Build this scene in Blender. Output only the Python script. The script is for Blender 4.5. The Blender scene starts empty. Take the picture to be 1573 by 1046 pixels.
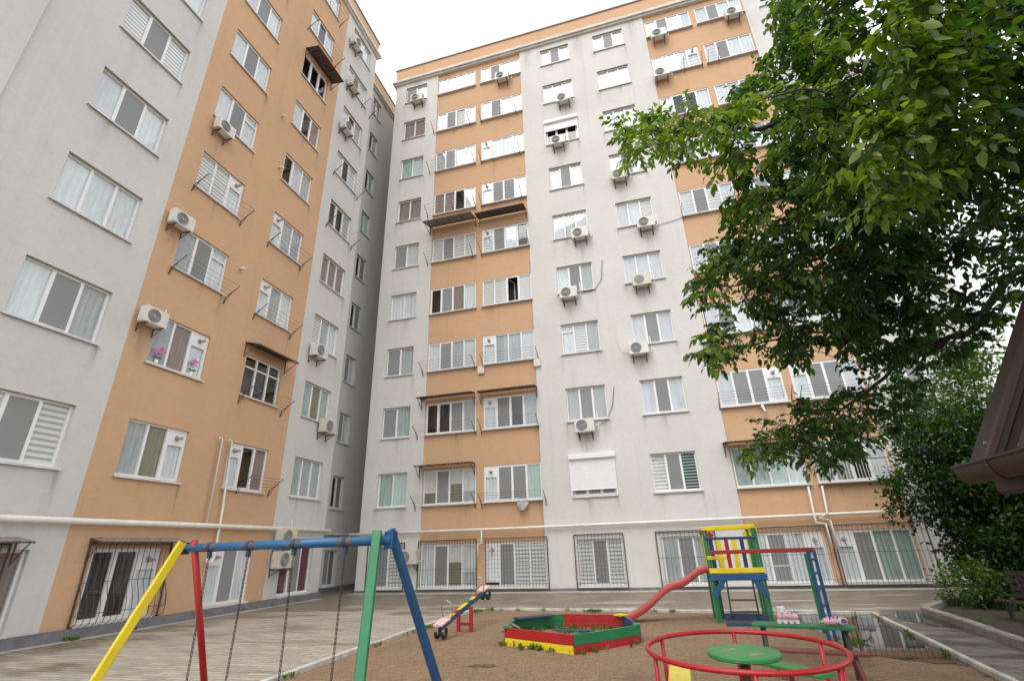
import bpy, bmesh, math, random, mathutils
import numpy as np
from mathutils import Vector, Matrix
R = math.radians
C = bpy.context.scene
COL = C.collection
random.seed(7)
rng = np.random.default_rng(11)

# ------------------------------------------------------------------ camera
cam = bpy.data.cameras.new('camera'); cam.lens = 17.16; cam.sensor_width = 36; cam.sensor_fit = 'HORIZONTAL'
cam.clip_end = 2000; cam.clip_start = 0.05
co = bpy.data.objects.new('camera', cam); COL.objects.link(co)
FW = Vector((-0.24000375, 0.88999159, 0.38770242)); RT = Vector((0.96163242, 0.27263418, -0.03055629)); UP = Vector((0.13289577, -0.36549359, 0.921278))
m = Matrix.Identity(4)
for i in range(3):
    m[i][0] = RT[i]; m[i][1] = UP[i]; m[i][2] = -FW[i]
m[2][3] = 1.6
co.matrix_world = m
C.camera = co
# ------------------------------------------------------------------ sky: bright overcast
SUN_EL, SUN_AZ = 52, 195          # sun stands behind the camera, hidden by the cloud
w = bpy.data.worlds.new("World"); C.world = w; w.use_nodes = True
nt = w.node_tree; nt.nodes.clear()
sky = nt.nodes.new('ShaderNodeTexSky'); sky.sky_type = 'NISHITA'; sky.sun_disc = False
sky.sun_elevation = R(SUN_EL); sky.sun_rotation = R(SUN_AZ)
mx = nt.nodes.new('ShaderNodeMix'); mx.data_type = 'RGBA'; mx.inputs[0].default_value = 0.86
tc = nt.nodes.new('ShaderNodeTexCoord'); nz = nt.nodes.new('ShaderNodeTexNoise'); nz.inputs['Scale'].default_value = 1.6; nz.inputs['Detail'].default_value = 5
cr = nt.nodes.new('ShaderNodeValToRGB'); cr.color_ramp.elements[0].color = (8.9, 9.0, 9.2, 1); cr.color_ramp.elements[1].color = (9.9, 9.95, 10.0, 1)
nt.links.new(tc.outputs['Generated'], nz.inputs['Vector']); nt.links.new(nz.outputs['Fac'], cr.inputs['Fac'])
bg = nt.nodes.new('ShaderNodeBackground'); bg.inputs['Strength'].default_value = 0.1
wo = nt.nodes.new('ShaderNodeOutputWorld')
nt.links.new(sky.outputs['Color'], mx.inputs[6]); nt.links.new(cr.outputs['Color'], mx.inputs[7])
nt.links.new(mx.outputs[2], bg.inputs['Color']); nt.links.new(bg.outputs[0], wo.inputs[0])
sl = bpy.data.lights.new('sun', 'SUN'); sl.energy = 0.9; sl.angle = R(35); sl.color = (1.0, 0.97, 0.93)
so = bpy.data.objects.new('sun', sl); COL.objects.link(so)
az = R(SUN_AZ); el = R(SUN_EL)
sd = Vector((math.sin(az) * math.cos(el), math.cos(az) * math.cos(el), math.sin(el)))
so.rotation_euler = sd.to_track_quat('Z', 'Y').to_euler()
C.view_settings.view_transform = 'Standard'; C.view_settings.look = 'None'; C.view_settings.gamma = 1
C.view_settings.exposure = 0.95
C.render.engine = 'CYCLES'
C.cycles.max_bounces = 8; C.cycles.transparent_max_bounces = 24

# ------------------------------------------------------------------ materials
MATS = {}
def nd(t, typ, **kw):
    n = t.nodes.new(typ)
    for k, v in kw.items():
        if hasattr(n, k): setattr(n, k, v)
        else: n.inputs[k.replace('_', ' ')].default_value = v
    return n
def c4(c): return (c[0], c[1], c[2], 1)
def mixc(t, fac, a, b):
    n = t.nodes.new('ShaderNodeMix'); n.data_type = 'RGBA'
    for i, v in ((0, fac), (6, a), (7, b)):
        if hasattr(v, 'links') or isinstance(v, bpy.types.NodeSocket): t.links.new(v, n.inputs[i])
        else: n.inputs[i].default_value = v if i == 0 else c4(v)
    return n.outputs[2]
def mth(t, op, a, b=0.0, c=None):
    n = t.nodes.new('ShaderNodeMath'); n.operation = op
    for i, v in enumerate((a, b) if c is None else (a, b, c)):
        if isinstance(v, bpy.types.NodeSocket): t.links.new(v, n.inputs[i])
        else: n.inputs[i].default_value = v
    return n.outputs[0]
def ramp(t, src, lo, hi):
    n = t.nodes.new('ShaderNodeMapRange'); n.inputs[1].default_value = lo; n.inputs[2].default_value = hi
    t.links.new(src, n.inputs[0]); return n.outputs[0]
def coords(t, scale=(1, 1, 1), kind='geo'):
    if kind == 'geo': g = t.nodes.new('ShaderNodeNewGeometry').outputs['Position']
    else: g = t.nodes.new('ShaderNodeTexCoord').outputs['Object']
    mp = t.nodes.new('ShaderNodeMapping'); mp.inputs['Scale'].default_value = scale
    t.links.new(g, mp.inputs['Vector']); return mp.outputs[0]
def noise(t, vec, scale, detail=4, rough=.6):
    n = t.nodes.new('ShaderNodeTexNoise'); n.inputs['Scale'].default_value = scale; n.inputs['Detail'].default_value = detail
    n.inputs['Roughness'].default_value = rough
    t.links.new(vec, n.inputs['Vector']); return n.outputs['Fac']
def bump(t, h, strength, dist, bsdf):
    b = t.nodes.new('ShaderNodeBump'); b.inputs['Strength'].default_value = strength; b.inputs['Distance'].default_value = dist
    t.links.new(h, b.inputs['Height']); t.links.new(b.outputs[0], bsdf.inputs['Normal'])
def new(name):
    mt = bpy.data.materials.new(name); mt.use_nodes = True
    return mt, mt.node_tree, mt.node_tree.nodes['Principled BSDF']
def simple(name, col, rough=.5, metal=0, var=.12, vs=6, wear=None, wearcol=(.12, .07, .04), bmp=0, bs=60):
    if name in MATS: return MATS[name]
    mt, t, b = new(name); v = coords(t, kind='geo')
    n = noise(t, v, vs); dark = tuple(x * (1 - var) for x in col); lite = tuple(min(1, x * (1 + var)) for x in col)
    o = mixc(t, ramp(t, n, .3, .7), dark, lite)
    if wear is not None:
        k = ramp(t, noise(t, v, 22, 6, .7), wear, wear + .05); o = mixc(t, k, o, wearcol)
    t.links.new(o, b.inputs['Base Color']); b.inputs['Roughness'].default_value = rough; b.inputs['Metallic'].default_value = metal
    if bmp: bump(t, noise(t, v, bs, 5), bmp, .01, b)
    MATS[name] = mt; return mt
def plaster(name, col, stain, stain_amt=.55):
    mt, t, b = new(name)
    v = coords(t)
    big = noise(t, v, .35, 5, .6); mid = noise(t, v, 2.2, 6, .65)
    vs = coords(t, (2.4, 2.4, .10)); streak = noise(t, vs, 1.0, 6, .62)
    vs2 = coords(t, (7, 7, .25)); streak2 = noise(t, vs2, 1.0, 4, .6)
    o = mixc(t, ramp(t, big, .3, .72), tuple(x * .93 for x in col), tuple(min(1, x * 1.04) for x in col))
    o = mixc(t, mth(t, 'MULTIPLY', ramp(t, streak, .54, .78), stain_amt), o, stain)
    o = mixc(t, mth(t, 'MULTIPLY', ramp(t, streak2, .62, .85), stain_amt * .5), o, stain)
    o = mixc(t, mth(t, 'MULTIPLY', ramp(t, mid, .5, .75), .13), o, stain)
    fine = noise(t, coords(t, (1, 1, 1.6)), 5.5, 6, .7); o = mixc(t, mth(t, 'MULTIPLY', ramp(t, fine, .42, .75), .22), o, stain)
    # ghost of the insulation boards under the render
    bt = t.nodes.new('ShaderNodeTexBrick'); bt.inputs['Scale'].default_value = 1; bt.inputs['Brick Width'].default_value = 1.0
    bt.inputs['Row Height'].default_value = .5; bt.inputs['Mortar Size'].default_value = .018; bt.inputs['Mortar Smooth'].default_value = 1
    sep = t.nodes.new('ShaderNodeSeparateXYZ'); t.links.new(v, sep.inputs[0]); cb = t.nodes.new('ShaderNodeCombineXYZ')
    t.links.new(mth(t, 'ADD', sep.outputs[0], sep.outputs[1]), cb.inputs[0]); t.links.new(sep.outputs[2], cb.inputs[1]); t.links.new(cb.outputs[0], bt.inputs['Vector'])
    o = mixc(t, mth(t, 'MULTIPLY', mth(t, 'MULTIPLY', bt.outputs['Fac'], ramp(t, mid, .40, .62)), .38), o, tuple(min(1, x * 1.12) for x in col))
    # damp rising in the lowest metre, with a ragged edge
    dz = mth(t, 'ADD', sep.outputs[2], mth(t, 'MULTIPLY', mid, .9)); dk = t.nodes.new('ShaderNodeMapRange')
    dk.inputs[1].default_value = .75; dk.inputs[2].default_value = .35; dk.inputs[3].default_value = 0; dk.inputs[4].default_value = .3
    t.links.new(dz, dk.inputs[0]); o = mixc(t, dk.outputs[0], o, stain)
    t.links.new(o, b.inputs['Base Color']); b.inputs['Roughness'].default_value = .92
    bump(t, noise(t, v, 90, 3, .8), .35, .008, b)
    MATS[name] = mt; return mt
GREY = plaster('grey_render', (.645, .625, .595), (.43, .41, .38), .36)
GREYL = plaster('grey_render_side', (.615, .60, .58), (.42, .41, .395), .32)
ORANGE = plaster('orange_render', (.595, .375, .225), (.42, .26, .15), .32)
PLINTH = simple('plinth_grey', (.17, .17, .18), .85, var=.25, vs=3, bmp=.3)
CORNICE = simple('cornice_cream', (.60, .56, .50), .8, var=.15, vs=2)
CAP = simple('parapet_cap', (.33, .30, .27), .5, var=.2)
PVC = simple('white_pvc', (.80, .80, .80), .35, var=.03)
SILLM = simple('sill_white', (.62, .61, .60), .4, var=.15, vs=3)
TAN = simple('tan_reveal', (.40, .35, .25), .85, var=.1)
DARKROOM = simple('dark_room', (.10, .092, .085), .9, var=.3, vs=1.5)  # dark colour stands in for the gloom of unlit rooms
STEEL = simple('dark_steel', (.07, .06, .055), .5, metal=.3, var=.3)
RUSTY = simple('rusty_steel', (.13, .08, .06), .7, metal=.2, var=.4, vs=12)
ACW = simple('ac_casing', (.66, .645, .60), .45, var=.1, vs=4)
ACO = simple('ac_casing_aged', (.60, .56, .47), .55, var=.16, vs=6, wear=.68, wearcol=(.35, .30, .22))
ACD = simple('ac_dark', (.22, .215, .21), .5)
ACG = simple('ac_grille', (.34, .335, .32), .5)
ACY = simple('yellow_sticker', (.75, .62, .03), .5)
PIPEW = simple('cream_pipe_paint', (.76, .73, .67), .5, var=.1, vs=3, wear=.74, wearcol=(.3, .2, .13))
AWNB = simple('awning_brown', (.085, .06, .05), .6, var=.3, vs=8)
AWNG = simple('awning_grey', (.22, .21, .20), .6, var=.3, vs=5)
def cloth(name, col, kind='fold'):
    mt, t, b = new(name)
    v = coords(t); 
    if kind == 'stripe':
        sep = t.nodes.new('ShaderNodeSeparateXYZ'); t.links.new(v, sep.inputs[0])
        k = mth(t, 'GREATER_THAN', mth(t, 'FRACT', mth(t, 'MULTIPLY', sep.outputs[2], 7.5)), .55)
        o = mixc(t, k, col, tuple(x * .55 for x in col))
    elif kind == 'slat':
        sep = t.nodes.new('ShaderNodeSeparateXYZ'); t.links.new(v, sep.inputs[0])
        k = mth(t, 'GREATER_THAN', mth(t, 'FRACT', mth(t, 'MULTIPLY', sep.outputs[2], 9)), .45)
        o = mixc(t, k, col, (.02, .05, .05))
    else:
        o = mixc(t, ramp(t, noise(t, coords(t, (1, 1, .15)), 9, 3), .35, .65), tuple(x * .86 for x in col), col)
    t.links.new(o, b.inputs['Base Color']); b.inputs['Roughness'].default_value = .9
    MATS[name] = mt; return mt
BACK = {'c': cloth('curtain_white', (.84, .88, .90)), 'w': cloth('blind_plain_white', (.74, .76, .80)), 'b': cloth('blind_striped', (.88, .88, .87), 'stripe'),
        'l': cloth('curtain_pale_grey', (.55, .58, .59)), 'g': cloth('curtain_green', (.48, .60, .55)), 'r': cloth('curtain_brown', (.36, .28, .25)),
        'v': cloth('curtain_wine', (.17, .03, .06)), 'z': cloth('blind_slatted_green', (.55, .62, .60), 'slat'), 'H': cloth('half_blind', (.80, .80, .78)),
        'G': cloth('curtain_teal_light', (.66, .80, .75)), 'y': cloth('curtain_olive', (.30, .29, .19))}
NET = None
def mk_net():
    mt, t, b = new('insect_screen'); b.inputs['Base Color'].default_value = (.31, .315, .32, 1); b.inputs['Roughness'].default_value = .8
    tr = t.nodes.new('ShaderNodeBsdfTransparent'); mxs = t.nodes.new('ShaderNodeMixShader'); mxs.inputs[0].default_value = .72
    t.links.new(tr.outputs[0], mxs.inputs[1]); t.links.new(b.outputs[0], mxs.inputs[2]); t.links.new(mxs.outputs[0], t.nodes['Material Output'].inputs[0])
    return mt
NET = mk_net()
def mk_glass():
    mt, t, b = new('window_glass'); t.nodes.remove(b)
    fr = t.nodes.new('ShaderNodeFresnel'); fr.inputs['IOR'].default_value = 1.85
    v = coords(t); n = noise(t, v, 1.1, 2)
    bp = t.nodes.new('ShaderNodeBump'); bp.inputs['Strength'].default_value = .05; bp.inputs['Distance'].default_value = .03; t.links.new(n, bp.inputs['Height'])
    gl = t.nodes.new('ShaderNodeBsdfGlossy'); gl.inputs['Roughness'].default_value = .02; t.links.new(bp.outputs[0], gl.inputs['Normal'])
    tr = t.nodes.new('ShaderNodeBsdfTransparent'); tr.inputs[0].default_value = (.97, .985, .985, 1)
    mxs = t.nodes.new('ShaderNodeMixShader'); t.links.new(mth(t, 'MINIMUM', fr.outputs[0], .40), mxs.inputs[0])
    t.links.new(tr.outputs[0], mxs.inputs[1]); t.links.new(gl.outputs[0], mxs.inputs[2]); t.links.new(mxs.outputs[0], t.nodes['Material Output'].inputs[0])
    return mt
GLASS = mk_glass()

# ------------------------------------------------------------------ mesh builder
class MB:
    def __init__(s): s.v = []; s.f = []
    def add(s, vs, fs):
        o = len(s.v); s.v += [tuple(x) for x in vs]; s.f += [tuple(i + o for i in f) for f in fs]; return s
    def box(s, x0, x1, y0, y1, z0, z1):
        vs = [(x, y, z) for z in (z0, z1) for y in (y0, y1) for x in (x0, x1)]
        return s.add(vs, [(0, 2, 3, 1), (4, 5, 7, 6), (0, 1, 5, 4), (2, 6, 7, 3), (0, 4, 6, 2), (1, 3, 7, 5)])
    def cbox(s, x0, x1, y0, y1, z0, z1, c=.008):      # box with chamfered edges
        bm = bmesh.new(); bmesh.ops.create_cube(bm, size=1)
        for q in bm.verts: q.co = ((x0 + x1) / 2 + q.co.x * (x1 - x0), (y0 + y1) / 2 + q.co.y * (y1 - y0), (z0 + z1) / 2 + q.co.z * (z1 - z0))
        bmesh.ops.bevel(bm, geom=bm.edges[:], offset=c, segments=2, affect='EDGES')
        bm.verts.index_update(); s.add([q.co[:] for q in bm.verts], [[q.index for q in f.verts] for f in bm.faces]); bm.free(); return s
    def bar(s, p, q, w=.05, h=None, up=(0, 0, 1), c=.15):   # chamfered rectangular bar from p to q
        h = h or w; p = Vector(p); q = Vector(q); d = (q - p).normalized(); u = Vector(up)
        if abs(d.dot(u)) > .98: u = Vector((0, 1, 0))
        a = d.cross(u).normalized(); b = a.cross(d).normalized(); k = min(w, h) * c
        prof = [(-w/2+k, -h/2), (w/2-k, -h/2), (w/2, -h/2+k), (w/2, h/2-k), (w/2-k, h/2), (-w/2+k, h/2), (-w/2, h/2-k), (-w/2, -h/2+k)]
        vs = [p + a * x + b * y for x, y in prof] + [q + a * x + b * y for x, y in prof]
        return s.add(vs, [(i, (i+1) % 8, (i+1) % 8 + 8, i + 8) for i in range(8)] + [tuple(range(7, -1, -1)), tuple(range(8, 16))])
    def tube(s, pts, r, n=8, closed=False, cap=True):
        pts = [Vector(p) for p in pts]; N = len(pts); rings = []; rr = r if isinstance(r, (list, tuple)) else [r] * N; pa = None
        for i in range(N):
            a = pts[i-1] if (i or closed) else pts[i]; b = pts[(i+1) % N] if (i < N-1 or closed) else pts[i]
            d = (b - a).normalized()
            if pa is None:
                u = Vector((0, 0, 1)) if abs(d.z) < .9 else Vector((1, 0, 0)); pa = d.cross(u).normalized()
            pa = (pa - d * pa.dot(d)).normalized(); pb = d.cross(pa)
            rings.append([pts[i] + (pa * math.cos(2*math.pi*k/n) + pb * math.sin(2*math.pi*k/n)) * rr[i] for k in range(n)])
        vs = [q for rg in rings for q in rg]; fs = []
        for i in range(N if closed else N-1):
            j = (i+1) % N
            for k in range(n): fs.append((i*n+k, i*n+(k+1) % n, j*n+(k+1) % n, j*n+k))
        if cap and not closed: fs += [tuple(range(n-1, -1, -1)), tuple((N-1)*n+k for k in range(n))]
        return s.add(vs, fs)
    def disc(s, c, r, h, n=32, axis='z', ch=0):
        c = Vector(c); vs = []; 
        prof = [(r-ch, 0), (r, ch), (r, h-ch), (r-ch, h)] if ch else [(r, 0), (r, h)]
        for rad, t in prof:
            for k in range(n):
                a = 2*math.pi*k/n; x, y = rad*math.cos(a), rad*math.sin(a)
                vs.append(c + (Vector((x, y, t)) if axis == 'z' else Vector((x, -t, y)) if axis == 'y' else Vector((t, x, y))))
        fs = []
        for j in range(len(prof)-1):
            for k in range(n): fs.append((j*n+k, j*n+(k+1) % n, (j+1)*n+(k+1) % n, (j+1)*n+k))
        fs += [tuple(range(n-1, -1, -1)), tuple((len(prof)-1)*n+k for k in range(n))]
        return s.add(vs, fs)
    def quad(s, a, b, c, d): return s.add([a, b, c, d], [(0, 1, 2, 3)])
    def mesh(s, name, mat, smooth=False):
        me = bpy.data.meshes.new(name); me.from_pydata(s.v, [], s.f); me.materials.append(mat)
        if smooth: me.polygons.foreach_set('use_smooth', [True] * len(me.polygons))
        me.update(); return me
    def build(s, name, mat, parent=None, loc=None, rz=0, smooth=False):
        return put(name, s.mesh(name, mat, smooth), parent, loc, rz)
def put(name, me, parent=None, loc=None, rz=0):
    o = bpy.data.objects.new(name, me); COL.objects.link(o)
    if parent: o.parent = parent
    if loc is not None: o.location = loc
    if rz: o.rotation_euler = (0, 0, rz)
    return o
def tag(o, label=None, cat=None, group=None, kind=None):
    if label: o['label'] = label
    if cat: o['category'] = cat
    if group: o['group'] = group
    if kind: o['kind'] = kind
    return o
def thing(name, label, cat, loc=(0, 0, 0), rz=0, group=None):
    return tag(put(name, None, None, loc, rz), label, cat, group)

# ------------------------------------------------------------------ ground
def sheet(name, poly, z, mat):
    mb = MB(); mb.add([(x, y, z) for x, y in poly], [tuple(range(len(poly)))]); return tag(mb.build(name, mat), kind='structure')
def paver_mat(name, bw, rh, dry, wet, rot=0.0, off=.5, wetbias=0.0, rough=.5, edge=True):
    mt, t, b = new(name); v = coords(t)
    mp = t.nodes.new('ShaderNodeMapping'); mp.inputs['Rotation'].default_value = (0, 0, rot); t.links.new(v, mp.inputs['Vector'])
    bt = t.nodes.new('ShaderNodeTexBrick'); bt.inputs['Scale'].default_value = 1; bt.inputs['Brick Width'].default_value = bw; bt.inputs['Row Height'].default_value = rh
    bt.inputs['Mortar Size'].default_value = .009; bt.offset = off; bt.inputs['Bias'].default_value = 0
    bt.inputs['Color1'].default_value = (.72, .72, .72, 1); bt.inputs['Color2'].default_value = (1.12, 1.1, 1.05, 1); bt.inputs['Mortar'].default_value = (.42, .38, .33, 1)
    t.links.new(mp.outputs[0], bt.inputs['Vector'])
    nb = noise(t, coords(t, (.55, 1.5, 1)), .8, 6, .65); nf = noise(t, v, 9, 5, .7)
    k = nb
    if edge:      # rain runs to and stands along the building, further than 4 m from the kerb
        sep = t.nodes.new('ShaderNodeSeparateXYZ'); t.links.new(v, sep.inputs[0])
        e1 = ramp(t, sep.outputs[1], 12.5, 16.5); k = mth(t, 'ADD', nb, mth(t, 'MULTIPLY', e1, .22))
        e2 = ramp(t, sep.outputs[0], 0, 1); 
        e2 = t.nodes.new('ShaderNodeMapRange'); e2.inputs[1].default_value = -9.6; e2.inputs[2].default_value = -11.8; t.links.new(sep.outputs[0], e2.inputs[0])
        k = mth(t, 'ADD', k, mth(t, 'MULTIPLY', e2.outputs[0], .12))
    wetk = ramp(t, k, .53 - wetbias, .68 - wetbias)
    o = mixc(t, wetk, dry, wet)
    o = mixc(t, mth(t, 'MULTIPLY', ramp(t, nf, .4, .7), .25), o, tuple(x * .6 for x in dry))
    mm = t.nodes.new('ShaderNodeMix'); mm.data_type = 'RGBA'; mm.blend_type = 'MULTIPLY'; mm.inputs[0].default_value = .85
    t.links.new(o, mm.inputs[6]); t.links.new(bt.outputs['Color'], mm.inputs[7]); t.links.new(mm.outputs[2], b.inputs['Base Color'])
    rr = t.nodes.new('ShaderNodeMapRange'); rr.inputs[3].default_value = .75; rr.inputs[4].default_value = .42; t.links.new(wetk, rr.inputs[0]); t.links.new(rr.outputs[0], b.inputs['Roughness'])
    h = mth(t, 'ADD', mth(t, 'MULTIPLY', bt.outputs['Fac'], -1), mth(t, 'MULTIPLY', nf, .4)); bump(t, h, .5, .008, b)
    return mt
def soil_mat(name, a, b_, dark, sc=38):
    mt, t, b = new(name); v = coords(t)
    n1 = noise(t, v, sc, 6, .8); n2 = noise(t, v, .9, 5); n3 = noise(t, v, 6, 4)
    vo = t.nodes.new('ShaderNodeTexVoronoi'); vo.inputs['Scale'].default_value = 26; t.links.new(v, vo.inputs['Vector'])
    o = mixc(t, ramp(t, n1, .38, .62), a, b_)
    o = mixc(t, mth(t, 'MULTIPLY', ramp(t, n2, .5, .68), .4), o, dark)
    o = mixc(t, mth(t, 'MULTIPLY', ramp(t, n3, .52, .7), .22), o, tuple(x * 1.35 for x in b_))
    t.links.new(o, b.inputs['Base Color']); b.inputs['Roughness'].default_value = .85
    bump(t, mth(t, 'ADD', n1, mth(t, 'MULTIPLY', vo.outputs['Distance'], .8)), .9, .02, b); return mt
SOIL = soil_mat('gravel_soil', (.14, .085, .046), (.39, .255, .15), (.13, .085, .05))
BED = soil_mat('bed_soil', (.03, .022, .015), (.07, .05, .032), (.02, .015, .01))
FIELD = soil_mat('yard_earth', (.10, .08, .05), (.18, .15, .10), (.07, .06, .04))
PAVE = paver_mat('path_pavers', .42, .13, (.44, .395, .325), (.23, .185, .135))
PAVER = paver_mat('side_path_pavers', .3, .3, (.23, .21, .185), (.095, .085, .073), wetbias=.12, edge=False)
EDGE = paver_mat('edge_pavers', .33, .35, (.50, .47, .41), (.30, .27, .22), off=0, edge=False, wetbias=-.08)
sheet('ground', [(-300, -300), (300, -300), (300, 300), (-300, 300)], -.02, FIELD)
sheet('path', [(-14.15, -6), (3.4, -6), (4.17, 13.64), (13, 13.64), (13, 22.6), (-14.15, 22.6)], 0, PAVE)
sheet('side_path', [(2.55, -6), (14, -6), (14, 14.7), (4.6, 14.4), (4.17, 13.6)], .004, PAVER)
sheet('paving_edge', [(-12.45, 19.18), (11.8, 19.18), (11.8, 19.97), (-12.45, 19.97)], .008, EDGE)
sheet('paving_edge', [(-12.8, -3), (-12.42, -3), (-12.42, 17.9), (-12.8, 17.9)], .006, EDGE)
PG = [(-5.3, -3), (-5.3, 11.2), (-5.14, 14.42), (.43, 13.95), (4.17, 13.64), (3.57, 8.0), (2.9, 1.8), (2.4, -3)]
def soil_sheet():
    xs = np.arange(-5.3, 4.2, .12); ys = np.arange(-3, 14.45, .12); mb = MB(); idx = {}
    import mathutils
    for i, x in enumerate(xs):
        for j, y in enumerate(ys):
            n_ = mathutils.noise.noise((x*.9, y*.9, 0))*.5 + mathutils.noise.noise((x*2.6, y*2.6, 3))*.3 + mathutils.noise.noise((x*7, y*7, 5))*.2
            mb.v.append((x, y, .012 + max(-.008, .016*n_)))
            if i and j: k = i*len(ys)+j; mb.f.append((k-len(ys)-1, k-1, k, k-len(ys)))
    keep = []
    for f in mb.f:
        c = [sum(mb.v[q][a] for q in f)/4 for a in (0, 1)]
        if inside(c[0], c[1], PGI): keep.append(f)
    mb.f = keep; return tag(mb.build('playground_soil', SOIL, smooth=True), kind='structure')
def inside(x, y, poly):
    c = False; j = len(poly)-1
    for i in range(len(poly)):
        xi, yi = poly[i]; xj, yj = poly[j]
        if (yi > y) != (yj > y) and x < (xj-xi)*(y-yi)/(yj-yi)+xi: c = not c
        j = i
    return c
PGI = [(x + (.07 if x < -5 else -.07 if x > 2 else 0), y - (.08 if y > 13 else 0)) for x, y in PG]
sheet('playground_soil_base', PG, .003, SOIL).name = 'playground_soil'
soil_sheet()
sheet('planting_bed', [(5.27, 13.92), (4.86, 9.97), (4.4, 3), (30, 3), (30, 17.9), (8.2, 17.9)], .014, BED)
KERB = simple('kerb_concrete', (.52, .50, .45), .8, var=.25, vs=5, bmp=.4)
KERB2 = simple('kerb_weathered', (.25, .225, .20), .8, var=.3, vs=4, bmp=.4)
def kerb(pts, w_, h_, mat, seg=1.0):
    mb = MB()
    for a, b in zip(pts, pts[1:]):
        a = Vector((*a, 0)); b = Vector((*b, 0)); L = (b - a).length; n = max(1, round(L / seg)); d = (b - a) / n
        for i in range(n):
            z = random.uniform(-.008, .008); j = random.uniform(-.006, .006)
            p = a + d * i + d * .006; q = a + d * (i + 1) - d * .006; s_ = Vector((-d.y, d.x, 0)).normalized() * j
            mb.bar(p + s_ + Vector((0, 0, h_ / 2 - .02 + z)), q + s_ + Vector((0, 0, h_ / 2 - .02 + z)), w_, h_ + .04, c=.12)
    return mb.build('kerb', mat)
tag(kerb(PG[:6] + [(2.9, 1.8)], .085, .07, KERB), kind='structure')
tag(kerb([(8.2, 17.6), (6.3, 15.4), (5.27, 13.92), (4.86, 9.97), (4.4, 3)], .16, .14, KERB2), kind='structure')
# standing water
def water_mat(name, col):
    mt, t, b = new(name); b.inputs['Base Color'].default_value = c4(col); b.inputs['Roughness'].default_value = .015; b.inputs['IOR'].default_value = 1.5
    v = coords(t); bump(t, noise(t, v, 3.5, 3), .025, .02, b); return mt
WATER = water_mat('puddle_water', (.035, .026, .018))
def blob(cx, cy, rx, ry, n=36, rough=.22, seed=0):
    rd = random.Random(seed); ph = [rd.uniform(0, 6.28) for _ in range(5)]
    out = []
    for i in range(n):
        a = 2 * math.pi * i / n; k = 1 + rough * (.5*math.sin(2*a+ph[0]) + .35*math.sin(3*a+ph[1]) + .25*math.sin(5*a+ph[2]) + .18*math.sin(8*a+ph[3]))
        out.append((cx + rx * k * math.cos(a), cy + ry * k * math.sin(a)))
    return out
def jag(poly, amp, seed):
    rd = random.Random(seed); out = []
    for (a, b) in zip(poly, poly[1:] + poly[:1]):
        n = max(1, int(math.dist(a, b) / .18))
        for i in range(n):
            t = i / n; k = 0 if i == 0 else amp
            out.append((a[0] + (b[0]-a[0])*t + rd.uniform(-k, k), a[1] + (b[1]-a[1])*t + rd.uniform(-k, k)))
    return out
sheet('puddle_water', [(2.55, 13.70), (3.3, 13.64), (4.08, 13.56), (3.92, 12), (3.75, 10.2), (3.66, 9.2), (3.60, 8.7), (3.5, 8.62), (3.42, 8.78), (3.25, 8.72), (3.1, 8.9), (2.95, 8.86), (2.8, 9.1), (2.62, 9.12), (2.55, 9.4), (2.66, 9.8), (2.5, 10.3), (2.6, 10.8), (2.42, 11.5), (2.55, 12.2), (2.45, 13.0)], .018, WATER)
sheet('puddle_water', blob(4.85, 12.9, .42, 1.0, seed=5), .012, WATER)
sheet('puddle_water', blob(-2.72, 7.9, .17, .13, rough=.5, seed=18), .018, WATER)
sheet('puddle_water', blob(-3.2, 10.9, .2, .16, rough=.5, seed=19), .018, WATER)
sheet('puddle_water', blob(5.0, 8.6, .3, .8, seed=6), .010, WATER)

# ------------------------------------------------------------------ facades
FLOOR = ['ground floor', 'first floor', 'second floor', 'third floor', 'fourth floor', 'fifth floor', 'sixth floor', 'seventh floor', 'eighth floor', 'top floor']
COLNAME = {'A': 'narrow grey strip of back block', 'B': "left half of back block's left orange bay", 'C': "right half of back block's left orange bay",
           'D': "left column of back block's middle grey wall", 'E': "right column of back block's middle grey wall",
           'F': "left half of back block's right orange bay", 'G': "right half of back block's right orange bay",
           'P': "leftmost grey wall of side block", 'Q': "left column of side block's orange wall", 'R': "right column of side block's orange wall",
           'S': "narrow grey strip of side block"}
def wall_panel(mb, u0, u1, z0, z1, ops, depth, y=0.0):
    """sheet in the local x-z plane with real openings and reveals running back by depth (local +y)"""
    us = sorted({u0, u1, *[o[0] for o in ops], *[o[1] for o in ops]}); zs = sorted({z0, z1, *[o[2] for o in ops], *[o[3] for o in ops]})
    us = [u for u in us if u0 <= u <= u1]; zs = [z for z in zs if z0 <= z <= z1]
    for a, b in zip(us, us[1:]):
        zz = None
        for c, d in zip(zs, zs[1:]):
            hole = any(o[0] < (a+b)/2 < o[1] and o[2] < (c+d)/2 < o[3] for o in ops)
            if hole:
                if zz is not None: mb.quad((a, y, zz), (b, y, zz), (b, y, c), (a, y, c)); zz = None
            elif zz is None: zz = c
        if zz is not None: mb.quad((a, y, zz), (b, y, zz), (b, y, z1), (a, y, z1))
    for a, b, c, d in ops:
        e = y + depth
        mb.quad((a, y, d), (b, y, d), (b, e, d), (a, e, d)); mb.quad((a, y, c), (a, e, c), (b, e, c), (b, y, c))
        mb.quad((a, y, c), (a, y, d), (a, e, d), (a, e, c)); mb.quad((b, y, c), (b, e, c), (b, e, d), (b, y, d))
CACHE = {}
def cached(key, fn):
    if key not in CACHE: CACHE[key] = fn()
    return CACHE[key]
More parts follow.
